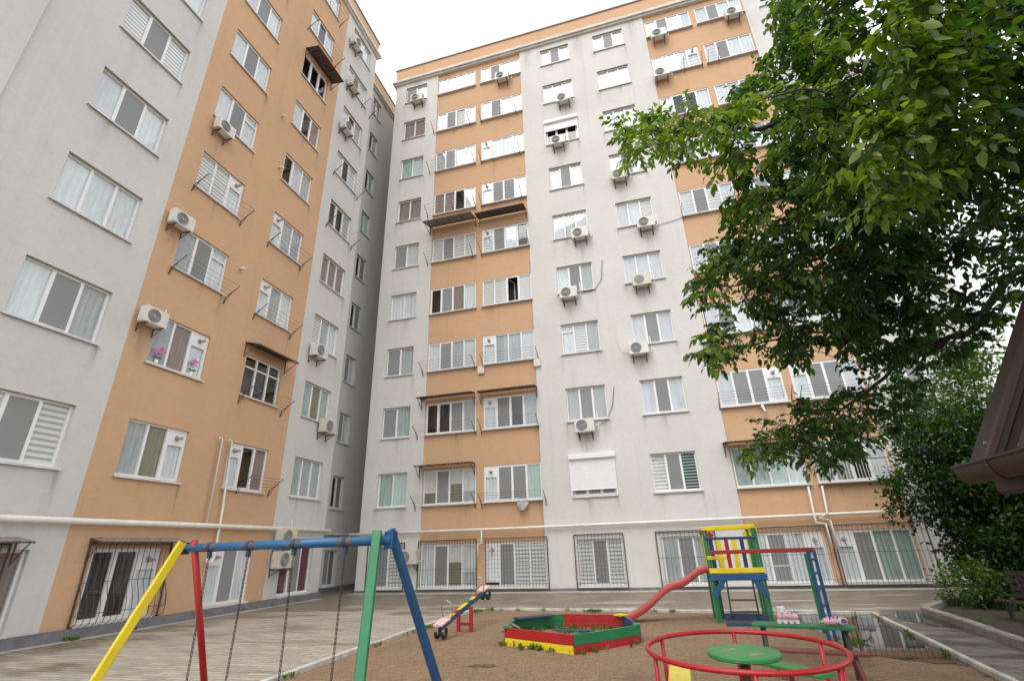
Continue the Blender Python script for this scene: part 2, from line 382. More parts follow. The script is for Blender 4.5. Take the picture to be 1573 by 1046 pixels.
def window(parent, u0, z0, w_, h_, codes, inset, rz, org, small=False):
    n = len(codes); fr = .05; y0 = inset; bw = w_ / n
    opened = codes.index('o') if 'o' in codes else -1
    def frame():
        mb = MB(); mb.box(0, w_, y0, y0+.07, 0, fr+.015); mb.box(0, w_, y0, y0+.07, h_-fr, h_); mb.box(0, fr, y0+.0005, y0+.0695, fr+.015, h_-fr); mb.box(w_-fr, w_, y0+.0005, y0+.0695, fr+.015, h_-fr)
        for i in range(1, n): mb.box(bw*i-.032, bw*i+.032, y0-.002, y0+.068, fr+.015, h_-fr)
        for i, c in enumerate(codes):
            a = bw*i + (fr if i == 0 else .032); b = bw*(i+1) - (fr if i == n-1 else .032)
            if c in 'ndop':   # opening sash: an extra inner frame
                k = .028
                mb.box(a, b, y0-.008, y0+.05, fr+.015, fr+.015+k); mb.box(a, b, y0-.008, y0+.05, h_-fr-k, h_-fr)
                mb.box(a, a+k, y0-.0078, y0+.0498, fr+.015+k, h_-fr-k); mb.box(b-k, b, y0-.0078, y0+.0498, fr+.015+k, h_-fr-k)
            if c == 'p': mb.box(a+.028, b-.028, y0+.002, y0+.03, h_*.68, h_-fr-.028)
            if c == 't': mb.box(a, b, y0+.001, y0+.05, h_*.74, h_*.74+.05)
            if c == 'T': mb.box(a, b, y0+.001, y0+.05, h_*.70, h_*.70+.05)
            if c == 'k': mb.box(a, b, y0+.002, y0+.03, h_*.1, h_-fr)
        return mb.mesh('window', PVC)
    key = (round(w_, 2), round(h_, 2), codes, y0)
    wn = put('window', cached(('f',) + key, frame), parent, (org[0], org[1], z0) if org else None, rz)
    def glass(only=None):
        mb = MB()
        for i in (range(n) if only is None else only):
            if codes[i] == 'k': continue
            a = bw*i + .03; b = bw*(i+1) - .03
            if i == opened:
                ang = .7; ca, sa = math.cos(ang), math.sin(ang); L = b - a
                continue
            mb.quad((a, y0+.035, fr), (b, y0+.035, fr), (b, y0+.035, h_-fr), (a, y0+.035, h_-fr))
        return mb.mesh('pane', GLASS)
    if opened >= 0:
        for grp in (range(0, opened), range(opened+1, n)):
            if len(grp): put('pane', glass(grp), wn)
    else: put('pane', cached(('g',) + key, glass), wn)
    if opened >= 0:          # sash swung into the room
        a = bw*opened + .04; L = bw - .08; d = Vector((math.cos(1.15), math.sin(1.15), 0)); mb = MB(); A = Vector((a, y0+.06, 0))
        for zz in (fr+.05, h_-fr-.03): mb.bar(A + Vector((0, 0, zz)), A + d*L + Vector((0, 0, zz)), .045, .05)
        for k in (0, L): mb.bar(A + d*k + Vector((0, 0, fr+.03)), A + d*k + Vector((0, 0, h_-fr)), .045, .05)
        mb.build('open_sash', PVC, wn)
    nets = [i for i, c in enumerate(codes) if c == 'n']
    if nets:
        def nf():
            mb = MB()
            for i in nets: a = bw*i+.045; b = bw*(i+1)-.045; mb.quad((a, y0-.012, fr+.03), (b, y0-.012, fr+.03), (b, y0-.012, h_-fr-.02), (a, y0-.012, h_-fr-.02))
            return mb.mesh('insect_screen', NET)
        put('insect_screen', cached(('n',) + key, nf), wn)
    kinds = {}
    for i, c in enumerate(codes):
        c2 = {'p': 'c', 'n': 'l', 't': 'c'}.get(c, c)
        if c == 'n' and random.random() < .35: continue
        if c2 in BACK: kinds.setdefault(c2, []).append(i)
        if c2 == 'H': kinds.setdefault('yl'[i % 2], []).append(i)
    for c, idx in kinds.items():
        def cf():
            mb = MB(); zb = fr
            for i in idx:
                a = bw*i+.01; b = bw*(i+1)-.01; seg = 14
                z1 = fr if c != 'H' else fr + (h_-2*fr)*(.45 + .12*((i*7) % 3 - 1))
                yo = .042 if c == 'H' else .062
                amp = .014 if c in 'clgrvGy' else 0.0
                for s_ in range(seg if amp else 1):
                    m_ = seg if amp else 1
                    xa = a+(b-a)*s_/m_; xb = a+(b-a)*(s_+1)/m_
                    ya = y0+yo+amp*math.sin(s_*1.9+i); yb = y0+yo+amp*math.sin((s_+1)*1.9+i)
                    mb.quad((xa, ya, z1), (xb, yb, z1), (xb, yb, h_-fr), (xa, ya, h_-fr))
            return mb.mesh('blind' if c in 'wbHz' else 'curtain', BACK[c])
        put('blind' if c in 'wbHz' else 'curtain', cached(('c', c) + key + (tuple(idx),), cf), wn)
    if y0 == .10: put('window_head', cached(('hd', round(w_, 2), round(h_, 2)), lambda: MB().quad((.001, .001, h_-.003), (w_-.001, .001, h_-.003), (w_-.001, .19, h_-.003), (.001, .19, h_-.003)).mesh('window_head', TAN)), wn)
    def sill():
        mb = MB(); mb.box(-.05, w_+.05, -.075, y0+.001, -.03, -.004); mb.box(-.05, w_+.05, -.078, -.07, -.055, -.0295); return mb.mesh('sill', SILLM)
    put('sill', cached(('s', round(w_, 2), y0), sill), wn)
    for i, c in enumerate(codes):
        if c == 'p' or c == 'k':
            mb = MB(); x = bw*(i+.5); z = h_*.83; mb.tube([(x, y0+.01, z), (x, -.18 + y0*.5, z-.02)], .045, 10); mb.disc((x, y0-.003, z), .075, .012, 16, 'y')
            mb.build('flue_pipe', ACG, wn)
    return wn
def rects(u0, w_, zs, h_): return [(u0, u0+w_, z, z+h_) for z in zs]
# --- back block -------------------------------------------------------
HW = 1.43
backb = thing('apartment_building', 'long ten-storey block facing the viewer, pale grey with two orange bays', 'building', (0, 20, 0))
BCOL = {'A': (-11.79, 1.42), 'B': (-9.60, 2.42), 'C': (-6.83, 2.47), 'D': (-3.10, 1.68), 'E': (0.0, 1.68), 'F': (2.93, 2.38), 'G': (5.60, 2.32), 'H': (8.72, 1.75)}
BCODE = {
 'A': ['nb', 'gG', 'ng', 'nl', 'cc', 'nb', 'rr', 'gG', 'rr', 'nw'],
 'B': ['cnHH', 'HnHH', 'ddnl', 'cnlw', 'dnrc', 'bnbb', 'rrdc', 'lnlw', 'wndw', 'cccc'],
 'C': ['knbb', 'pnng', 'pndl', 'pllw', 'bbob', 'pncd', 'pnnw', 'pllw', 'wnlw', 'wncc'],
 'D': ['bnb', 'ddd', 'lnl', 'tbl', 'cnl', 'wlw', 'lnl', 'ddd', 'clc', 'wnw'],
 'E': ['lnl', 'bnz', 'wnw', 'wnw', 'www', 'wcb', 'wnw', 'wlw', 'www', 'wnw'],
 'F': ['cncp', 'ggGc', 'wnnp', 'wncw', 'wnnw', 'wnbw', 'wncc', 'wddc', 'cccp', 'wncw'],
 'G': ['pngg', 'nndc', 'pnnw', 'cncc', 'wncw', 'wnrc', 'wncw', 'cwnc', 'wncc', 'wncc'],
 'H': ['cnc', 'cnc', 'wnw', 'cnc', 'wcw', 'wnw', 'cnc', 'wcw', 'wnw', 'cnc']}
ZB = [.17] + [.31 + 3*k for k in range(1, 10)]
zones = [('grey', -12.5, -9.62, 'A'), ('orange', -9.62, -4.34, 'BC'), ('grey', -4.34, 2.88, 'DE'), ('orange', 2.88, 7.97, 'FG'), ('grey', 7.97, 11.75, 'H')]
grey = MB(); orange = MB()
ORD = .07
for kind, a, b, cols in zones:
    ops = []
    for cn in cols:
        u0, w_ = BCOL[cn]
        for k, z in enumerate(ZB):
            h_ = (1.58 if k == 0 else HW) if not (k == 9 and False) else HW
            if k == 9: h_ = 1.32
            ops.append((u0, u0+w_, z, z+h_))
    if kind == 'grey': wall_panel(grey, a, b, .10, 29.0, ops, .2)
    else: wall_panel(orange, a, b, .10, 29.0, ops, .2, ORD)
for x in (-9.62, -4.34, 2.88, 7.97): grey.quad((x, 0, .1), (x, ORD, .1), (x, ORD, 29.0), (x, 0, 29.0))
for x in (-12.5, 11.75): grey.quad((x, 0, 0), (x, 12, 0), (x, 12, 30.3), (x, 0, 30.3))
grey.quad((-12.5, 12, 0), (11.75, 12, 0), (11.75, 12, 30.3), (-12.5, 12, 30.3))
grey.build('wall', GREY, backb); orange.build('orange_wall', ORANGE, backb)
MB().box(-12.52, 11.77, -.02, .3, -.1, .10).build('plinth', PLINTH, backb)
MB().quad((-12.45, .75, .1), (11.7, .75, .1), (11.7, .75, 29.2), (-12.45, .75, 29.2)).build('unlit_room_backing', DARKROOM, backb)  # one dark sheet, painted for the shade inside the rooms behind the glass
mb = MB(); mb.box(-12.62, 11.87, -.12, .30, 29.0, 29.12); mb.box(-12.72, 11.97, -.22, .30, 29.12, 29.30); mb.box(-12.66, 11.91, -.16, .3, 29.30, 29.38)
mb.box(-12.72, -12.5, .3, 12, 29.0, 29.38); mb.box(11.75, 11.97, .3, 12, 29.0, 29.38); mb.build('cornice', CORNICE, backb)
mb = MB(); mb.box(-12.55, 11.8, -.05, .25, 29.38, 30.36); mb.box(-12.55, -12.3, .25, 12, 29.38, 30.36); mb.box(11.55, 11.8, .25, 12, 29.38, 30.36); mb.build('parapet', ORANGE, backb)
mb = MB(); mb.box(-12.62, 11.87, -.12, .3, 30.36, 30.44); mb.box(-12.62, -12.25, .3, 12, 30.36, 30.44); mb.box(11.5, 11.87, .3, 12, 30.36, 30.44); mb.build('parapet_cap', CAP, backb)
MB().box(-12.3, 11.55, .25, 12, 29.2, 29.5).build('roof', CAP, backb)
for cn, (u0, w_) in BCOL.items():
    for k, z in enumerate(ZB):
        h_ = 1.58 if k == 0 else (1.32 if k == 9 else HW)
        ins = ORD + .02 if cn in 'BCFG' else .10
        window(backb, u0, z, w_, h_, BCODE[cn][k], ins, 0, (u0, 0))
# roller shutters on the grey wall
def shutter(z, h_open, col='D'):
    u0, w_ = BCOL[col]; mb = MB()
    mb.cbox(u0-.08, u0+w_+.10, -.17, .0, z+HW-.02, z+HW+.2, .02); n = int((HW - h_open) / .05)
    for i in range(n): zz = z+HW-.02-.05*(i+1); mb.bar((u0-.02, -.045, zz+.025), (u0+w_+.02, -.045, zz+.025), .018, .048, c=.25)
    mb.box(u0-.06, u0-.02, -.075, -.0, z-.02, z+HW-.02); mb.box(u0+w_+.02, u0+w_+.06, -.075, -.0, z-.02, z+HW-.02)
    mb.box(u0-.02, u0+w_+.02, -.06, -.03, z+h_open-.05, z+h_open)
    mb.build('roller_shutter', PVC, backb)
shutter(ZB[1], .27); shutter(ZB[7], .95)
# --- side block ---------------------------------------------------------
sideb = thing('apartment_building', 'tall block at the left edge, grey with one wide orange strip', 'building', (-12.83, 0, 0))
LZ = [.27] + [.53 + 3*k for k in range(1, 10)]
LCOL = {'P': (6.07, 1.93), 'Q': (9.30, 1.80), 'R': (12.62, 1.73), 'S': (15.72, 1.72)}
LCODE = {
 'P': ['ddr', 'bnb', 'cnl', 'ccc', 'wnc', 'bnb', 'cnc', 'wnw', 'cnc', 'wnc'],
 'Q': ['ddp', 'lyp', 'lrp', 'lnt', 'bbp', 'wnt', 'wnw', 'wnc', 'cnw', 'cnc'],
 'R': ['pnc', 'pdr', 'TTT', 'plc', 'pll', 'dwl', 'cdr', 'ddd', 'wdw', 'dcc'],
 'S': ['vnv', 'gll', 'gyg', 'blc', 'rrr', 'ddl', 'cdw', 'cdl', 'wlc', 'cdc']}
rz = R(90)
g1 = MB(); o1 = MB()
for a, b, cols, tgt in ((4.54, 8.64, 'P', g1), (8.64, 15.09, 'QR', o1), (15.09, 18.0, 'S', g1)):
    ops = []
    for cn in cols:
        u0, w_ = LCOL[cn]
        for k, z in enumerate(LZ): ops.append((u0, u0+w_, z, z + (1.57 if k == 0 else HW)))
    wall_panel(tgt, a, b, .22, 29.3, ops, .2)
g1.quad((4.54, 0, .22), (4.54, -.09, .22), (4.54, -.09, 29.3), (4.54, 0, 29.3)); g1.quad((3.72, -.09, .22), (4.54, -.09, .22), (4.54, -.09, 29.3), (3.72, -.09, 29.3))
g1.quad((3.72, 0.05, .22), (3.72, -.09, .22), (3.72, -.09, 29.3), (3.72, .05, 29.3)); g1.quad((-4, .05, .22), (3.72, .05, .22), (3.72, .05, 29.3), (-4, .05, 29.3))
g1.quad((18.0, 0, 0), (18.0, 1.32, 0), (18.0, 1.32, 29.3), (18.0, 0, 29.3))
TZ = [.25] + [.42 + 3*k for k in range(1, 10)]
ops = [(20.06, 20.98, z, z+HW) for z in TZ]
wall_panel(g1, 18.0, 30, .1, 29.3, ops, .2, 1.32)
g1.build('wall', GREYL, sideb, (0, 0, 0), rz); o1.build('orange_wall', ORANGE, sideb, (0, 0, 0), rz)
mb = MB(); mb.box(-4, 18.02, -.10, .04, -.1, .22); mb.box(18.02, 30, 1.30, 1.4, -.1, .22); mb.build('plinth', PLINTH, sideb, (0, 0, 0), rz)
mb = MB(); mb.quad((4.6, .7, .2), (17.9, .7, .2), (17.9, .7, 29.2), (4.6, .7, 29.2)); mb.quad((18.1, 2, .2), (29, 2, .2), (29, 2, 29.2), (18.1, 2, 29.2)); mb.build('unlit_room_backing', DARKROOM, sideb, (0, 0, 0), rz)  # dark sheets in place of shaded rooms, as on the back block
mb = MB()
for (a, b, y) in ((-4, 18.12, 0), (18.12, 30, 1.32)):
    mb.box(a, b, y-.12, y+.3, 29.3, 29.42); mb.box(a, b+.1, y-.22, y+.3, 29.42, 29.62); mb.box(a, b+.04, y-.16, y+.3, 29.62, 29.70)
mb.box(17.9, 18.22, .3, 1.2, 29.3, 29.62)
mb.build('cornice', CORNICE, sideb, (0, 0, 0), rz)
mb = MB(); mb.box(-4, 18.05, -.05, .2, 29.70, 30.55); mb.box(17.8, 18.05, .2, 1.27, 29.70, 30.55); mb.box(18.05, 30, 1.27, 1.5, 29.70, 30.55); mb.build('parapet', ORANGE, sideb, (0, 0, 0), rz)
mb = MB(); mb.box(-4, 18.12, -.12, .27, 30.55, 30.63); mb.box(17.73, 18.12, .27, 1.2, 30.55, 30.63); mb.box(18.12, 30, 1.2, 1.55, 30.55, 30.63); mb.build('parapet_cap', CAP, sideb, (0, 0, 0), rz)
mb = MB(); mb.box(-4, 17.8, .2, 14, 29.3, 29.6); mb.box(17.8, 30, 1.5, 14, 29.3, 29.6); mb.build('roof', CAP, sideb, (0, 0, 0), rz)
for cn, (u0, w_) in LCOL.items():
    for k, z in enumerate(LZ):
        window(sideb, u0, z, w_, 1.57 if k == 0 else HW, LCODE[cn][k], .10 if cn in 'PS' else .07, rz, (0, u0))
for k, z in enumerate(TZ): window(sideb, 20.06, z, .92, HW, ['nr', 'dr', 'nc', 'nc', 'dn', 'dn', 'gG', 'dg', 'dg', 'dr'][k], .1, rz, (-1.32, 20.06))

# rain stains running down from the sill ends
def mk_stain():
    mt, t, b = new('water_stain'); b.inputs['Base Color'].default_value = (.13, .12, .10, 1); b.inputs['Roughness'].default_value = .95
    tc_ = t.nodes.new('ShaderNodeTexCoord').outputs['Object']; sp_ = t.nodes.new('ShaderNodeSeparateXYZ'); t.links.new(tc_, sp_.inputs[0])
    wv = coords(t, (14, 14, 1.3)); n1 = noise(t, wv, 1.0, 5, .65)
    ax = mth(t, 'SUBTRACT', 1.0, mth(t, 'ABSOLUTE', mth(t, 'MULTIPLY', sp_.outputs[0], 2.0)))
    f = mth(t, 'MULTIPLY', mth(t, 'POWER', ax, 1.4), mth(t, 'POWER', mth(t, 'ADD', sp_.outputs[2], 1.0), 1.3))
    f = mth(t, 'MULTIPLY', f, ramp(t, n1, .36, .66)); f = mth(t, 'MULTIPLY', f, .40)
    tr = t.nodes.new('ShaderNodeBsdfTransparent'); ms = t.nodes.new('ShaderNodeMixShader'); t.links.new(f, ms.inputs[0]); t.links.new(tr.outputs[0], ms.inputs[1]); t.links.new(b.outputs[0], ms.inputs[2])
    t.links.new(ms.outputs[0], t.nodes['Material Output'].inputs[0]); return mt
STM = mk_stain(); STME = MB().quad((-.5, 0, -1), (.5, 0, -1), (.5, 0, 0), (-.5, 0, 0)).mesh('water_stain', STM)
def stain(par, side, u, z, w_, h_, y=0.0):
    o = put('water_stain', STME, par, (u, y - .003, z) if side == 'back' else (.003 - y, u, z), 0 if side == 'back' else rz); o.scale = (w_, 1, h_)
sr = random.Random(5)
for cn, (u0, w_) in LCOL.items():
    for k, z in enumerate(LZ):
        if k and sr.random() < .8: stain(sideb, 'side', u0 + w_ + .03, z - .06, sr.uniform(.14, .34), sr.uniform(.7, 1.5))
        if k and sr.random() < .35: stain(sideb, 'side', u0 + sr.uniform(-.05, w_*.6), z - .06, sr.uniform(.2, .4), sr.uniform(.4, 1.1))
for cn, (u0, w_) in BCOL.items():
    for k, z in enumerate(ZB):
        for e in (-.03, w_ + .03):
            if k and cn in 'ADEH' and sr.random() < .6: stain(backb, 'back', u0 + e, z - .06, sr.uniform(.15, .4), sr.uniform(.5, 1.4))
        if k and sr.random() < .6: stain(backb, 'back', u0 + sr.uniform(.1, w_), z - .06, sr.uniform(.3, .9), sr.uniform(.5, 1.3), ORD if cn in 'BCFG' else 0)
for (x_, z_) in ((-1.95, 23.8), (-2.45, 20.9), (-1.8, 14.9), (-2.58, 11.9), (-2.38, 5.8), (.68, 11.9), (.4, 17.9), (.15, 8.8), (1.25, 14.9)): stain(backb, 'back', x_, z_, .75, 1.6)
for u_, z_ in ((9.62, 14.9), (9.05, 10.65), (9.02, 7.4), (12.6, 29.2), (16.5, 29.2)): stain(sideb, 'side', u_, z_, .7, 1.3)
for x_ in (-11, -9.0, -3.9, -.9, 2.2): stain(backb, 'back', x_, 28.98, .8, 2.2)

# ------------------------------------------------------------------ wall-hung things
def wpos(side, u, z, d):     # world point d metres in front of a facade
    return (u, 20 - d, z) if side == 'back' else (-12.83 + d, u, z)
def wrot(side): return 0 if side == 'back' else rz
SIDE = lambda cn: 'back' if cn in 'ABCDEFGH' else 'side'
def ac_unit(cn, k, u, z, extra='', dark=False, sticker=False, label=None):
    side = SIDE(cn)
    t = thing('air_conditioner', label or f"{extra or 'white'} air conditioner at {FLOOR[k]}, {COLNAME[cn]}", 'air conditioner', wpos(side, u, z - .28, .10), wrot(side), 'outdoor units hung on the facades')
    if cn == 'Q': t.scale = (.85, .82, .85)
    old = random.random() < .4
    def case():
        mb = MB(); mb.cbox(-.40, .40, -.32, -.02, 0, .55, .018)
        for i in range(9): mb.box(.33, .405, -.26, -.06, .10+i*.045, .12+i*.045)
        return mb.mesh('casing', ACO if old else ACW)
    put('casing', cached('accase%d' % old, case), t)
    def fan():
        mb = MB(); mb.disc((-.10, -.318, .275), .215, .006, 32, 'y'); return mb.mesh('fan_dark_disc', ACD)  # flat dark disc on the casing, painted for shade inside the fan opening
    put('fan_dark_disc', cached('acfan', fan), t)
    def grille():
        mb = MB(); c = Vector((-.10, -.33, .275))
        for r_ in (.04, .075, .11, .145, .18, .215): mb.tube([c + Vector((r_*math.cos(a*math.pi/12), 0, r_*math.sin(a*math.pi/12))) for a in range(24)], .0065 if r_ < .2 else .011, 4, closed=True)
        for a in range(8): mb.bar(c, c + Vector((.215*math.cos(a*math.pi/4), 0, .215*math.sin(a*math.pi/4))), .007, .007)
        mb.disc(c + Vector((0, .004, 0)), .045, .012, 14, 'y'); return mb.mesh('fan_grille', ACG)
    if not dark: put('fan_grille', cached('acgr', grille), t)
    for s_ in (-.27, .27):
        put('bracket', cached('acbr', lambda: MB().bar((0, .10, -.02), (0, -.34, -.02), .035, .035).bar((0, .10, -.24), (0, -.30, -.03), .025, .025).bar((0, .085, -.28), (0, .085, .02), .035, .02).mesh('bracket', RUSTY)), t, (s_, 0, 0))
    put('refrigerant_pipe', cached('acpipe', lambda: MB().tube([(.40, -.1, .12), (.47, -.08, .10), (.52, .04, .16), (.54, .085, .45), (.50, .085, .85)], .018, 6).mesh('refrigerant_pipe', PIPEW, True)), t)
    if sticker: MB().box(.2, .36, -.3235, -.3195, .38, .5).build('sticker', ACY, t)
    return t
for a in [('A', 9, -10.85, 27.15), ('C', 9, -5.4, 27.05), ('D', 8, -1.95, 24.1), ('D', 7, -2.45, 21.2), ('D', 5, -1.8, 15.22), ('D', 4, -2.58, 12.15), ('D', 2, -2.38, 6.02),
          ('E', 6, .40, 18.15), ('E', 5, 1.25, 15.13), ('E', 3, .15, 9.05), ('F', 9, 3.5, 27.0), ('F', 8, 3.25, 24.1), ('G', 9, 7.3, 27.08), ('A', 0, -9.98, 1.33),
          ('S', 9, 15.75, 27.45), ('S', 8, 15.95, 24.5), ('S', 7, 15.85, 21.4), ('S', 3, 15.95, 9.25), ('S', 2, 17.1, 6.35),
          ('Q', 5, 9.62, 15.2), ('Q', 3, 9.05, 10.95), ('Q', 2, 9.02, 7.72)]:
    ac_unit(*a)
ac_unit('E', 4, .68, 12.2, extra='white black-fanned', dark=True)
ac_unit('S', 0, 15.5, 1.42, sticker=True, label='lower of two yellow-stickered air conditioners on side block beside glazed ground-floor window')
ac_unit('S', 0, 15.5, 2.14, sticker=True, label='upper of two yellow-stickered air conditioners on side block, at the gas pipe')

def rack(cn, k, u0, u1, z, reach=.55, rise=.35):
    side = SIDE(cn); t = thing('drying_rack', f"wire clothes drying rack at {FLOOR[k]}, {COLNAME[cn]}", 'drying rack', wpos(side, u0, z, 0), wrot(side), 'drying racks below the windows')
    L = u1 - u0; 
    for x in (0, L): MB().bar((x, .0, -.2), (x, -.06, .0), .025).bar((x, -.02, 0), (x, -reach, rise), .022).bar((x, .0, -.22), (x, -reach*.5, rise*.45), .014).build('arm', RUSTY, t)
    mb = MB()
    for i in range(4):
        f = .3 + .7*i/3; y = -reach*f; zz = rise*f+.012
        mb.tube([(L*j/6, y, zz - .03*math.sin(math.pi*j/6)) for j in range(7)], .005, 4)
    mb.build('line', STEEL, t)
for a in [('Q', 4, 9.25, 11.2, 12.45), ('Q', 3, 9.25, 11.25, 9.42), ('R', 9, 12.6, 14.5, 27.4), ('R', 8, 12.5, 14.6, 24.45), ('R', 4, 12.55, 14.4, 12.45), ('R', 3, 12.55, 14.45, 9.42), ('R', 2, 12.6, 14.6, 6.4), ('R', 1, 13.2, 14.6, 3.6),
          ('S', 6, 15.6, 17.6, 18.45), ('S', 5, 15.6, 17.6, 15.45), ('S', 8, 17.1, 17.9, 24.4),
          ('B', 8, -9.75, -7.5, 24.3), ('B', 7, -9.9, -7.2, 21.3), ('B', 6, -9.9, -7.15, 18.3), ('B', 5, -9.8, -7.3, 15.3), ('B', 3, -9.8, -7.2, 9.3), ('B', 2, -9.95, -7.2, 6.3), ('B', 1, -9.9, -7.2, 3.3),
          ('C', 8, -6.8, -4.7, 24.25), ('C', 7, -6.8, -4.6, 21.25), ('C', 6, -6.8, -4.6, 18.3), ('C', 5, -6.85, -4.35, 15.3), ('C', 3, -6.8, -4.2, 9.3), ('C', 2, -6.9, -4.35, 6.3), ('C', 1, -6.9, -4.2, 3.25),
          ('F', 5, 2.9, 5.3, 15.3), ('F', 2, 2.85, 5.4, 6.4), ('F', 8, 4.4, 5.3, 24.2), ('G', 8, 5.6, 6.1, 24.2), ('G', 2, 5.7, 7.9, 6.35)]:
    rack(*a)
def awning(cn, k, u0, u1, z, reach=.75, drop=.14, mat=AWNB, desc='brown'):
    side = SIDE(cn); t = thing('awning', f"{desc} sheet awning at {FLOOR[k]}, {COLNAME[cn]}", 'awning', wpos(side, u0, z, 0), wrot(side), 'awnings over the windows')
    L = u1 - u0; mb = MB(); n = int(L / .075)
    top = []
    for i in range(n+1): x = L*i/n; top.append((x, .014 if i % 2 else -.0))
    vs = []; fs = []
    for th in (0, -.008):
        for y, zz in ((-.0, 0), (-reach, -drop)):
            for x, dz in top: vs.append((x, y, zz+dz+th))
    N = n+1
    for i in range(n):
        fs += [(i, i+1, N+i+1, N+i), (2*N+i, 3*N+i, 3*N+i+1, 2*N+i+1), (N+i, N+i+1, 3*N+i+1, 3*N+i)]
    mb.add(vs, fs); mb.build('roof_sheet', mat, t)
    mb = MB(); mb.bar((0, -reach+.02, -drop-.02), (L, -reach+.02, -drop-.02), .03); mb.bar((0, -.02, -.03), (L, -.02, -.03), .03)
    m_ = max(2, round(L / .6))
    for i in range(m_+1): x = L*i/m_; mb.bar((x, -.02, -.035), (x, -reach+.02, -drop-.03), .022)
    mb.build('frame', RUSTY, t)
    for x in (.03, L-.03): MB().bar((x, -.01, -.50), (x, -reach*.8, -drop-.02), .02).bar((x, -.005, -.55), (x, -.005, 0), .025).build('brace', RUSTY, t)
awning('B', 5, -9.75, -7.12, 17.55, .95, .28, AWNG, 'grey'); awning('C', 5, -6.98, -4.4, 17.45, .7, .12)
awning('B', 2, -9.85, -7.2, 8.02, .55, .08); awning('C', 2, -6.95, -4.33, 7.98, .5, .05)
awning('B', 1, -9.8, -7.2, 4.95, .6, .06); awning('F', 1, 2.7, 5.5, 4.95, .65, .08); awning('G', 3, 5.6, 8.0, 10.9, .6, .05)
awning('R', 7, 12.6, 14.6, 23.2, .7, .12); awning('R', 2, 12.45, 14.5, 8.35, .6, .16)
awning('Q', 0, 9.15, 11.35, 2.08, .42, .09, AWNG, 'grey corrugated'); awning('P', 0, 5.5, 7.75, 2.08, .5, .09, AWNG, 'grey corrugated')

def grille(cn, u0, u1, z0, z1, nb=14, hz=(.15, .5, .85), belly=.0, mesh=False, d=.05, desc='black iron'):
    side = SIDE(cn); t = thing('window_grille', f"{desc} window grille on ground floor, {COLNAME[cn]}", 'window grille', wpos(side, u0, z0, d), wrot(side), 'ground floor window grilles')
    L = u1-u0; H = z1-z0; mb = MB()
    for p, q in (((0, 0, 0), (L, 0, 0)), ((0, 0, H), (L, 0, H)), ((0, 0, 0), (0, 0, H)), ((L, 0, 0), (L, 0, H))): mb.bar(p, q, .035)
    for x in (0, L): mb.bar((x, d+.01, H*.9), (x, 0, H*.9), .02); mb.bar((x, d+.01, .1), (x, 0, .1), .02)
    mb.build('frame', RUSTY if mesh else STEEL, t); mb = MB()
    for i in range(1, nb):
        x = L*i/nb
        if belly: mb.tube([(x, -belly*f, H*g_) for f, g_ in ((0, 0), (.8, .04), (1, .14), (.8, .28), (.3, .42), (0, .5), (0, 1))], .008, 5)
        else: mb.bar((x, 0, 0), (x, 0, H), .011)
    for h_ in hz:
        if belly and h_ < .45: mb.bar((0, -belly, H*.16), (L, -belly, H*.16), .014); continue
        mb.bar((0, -.01, H*h_), (L, -.01, H*h_), .012)
    if mesh:
        for i in range(1, 12): mb.bar((0, -.012, H*i/12), (L, -.012, H*i/12), .007)
    mb.build('bars', STEEL, t)
    if belly:
        mb = MB()
        for x in (0, L): mb.tube([(x, -belly*f, H*g_) for f, g_ in ((0, .02), (.9, .05), (1, .16), (.8, .3), (.3, .42), (0, .5))], .01, 5); mb.tube([(x, -belly*.5 + .06*math.cos(a*.6), H*.22 + .16*math.sin(a*.6)) for a in range(11)], .007, 4)
        mb.build('scroll', STEEL, t)
grille('A', -12.0, -10.3, .09, 1.86, 11, (.15, .45, .9), desc='narrow black iron'); grille('B', -9.66, -7.15, .10, 1.9, 22, (.12, .4, .97), desc='rusty edged'); grille('C', -6.75, -4.25, .07, 1.9, 20, (.12,), mesh=True, desc='square mesh')
grille('D', -3.2, -1.35, .09, 1.92, 14, (.1,), mesh=True, desc='square mesh'); grille('E', -.18, 1.85, .09, 1.92, 14, (.1, .52, .97), desc='black iron')
grille('F', 2.9, 5.5, .09, 1.92, 20, (.1, .52, .97), desc='black iron'); grille('G', 5.58, 8.28, .05, 1.92, 18, (.07, .55, .97), desc='wide black iron', d=.1)
grille('Q', 9.18, 11.3, .2, 1.98, 14, (.16, .52, .97), belly=.2, desc='black bellied'); grille('P', 5.7, 7.6, .2, 1.95, 13, (.16, .52, .97), belly=.2, desc='black bellied')
# balcony cage on the first floor of the right orange bay
t = thing('balcony_cage', 'white barred cage around first-floor windows of right orange bay', 'window cage', (5.6, 19.85, 3.25))
mb = MB()
for i in range(25): mb.bar((i*.095, 0, 0), (i*.095, 0, .75), .014)
mb.build('bars', PVC, t); mb = MB(); mb.bar((-.02, 0, 0), (2.32, 0, 0), .04); mb.bar((-.02, 0, .76), (2.32, 0, .76), .03); mb.bar((-.01, .2, 0), (-.01, 0, 0), .03); mb.bar((2.31, .2, 0), (2.31, 0, 0), .03); mb.build('frame', RUSTY, t)

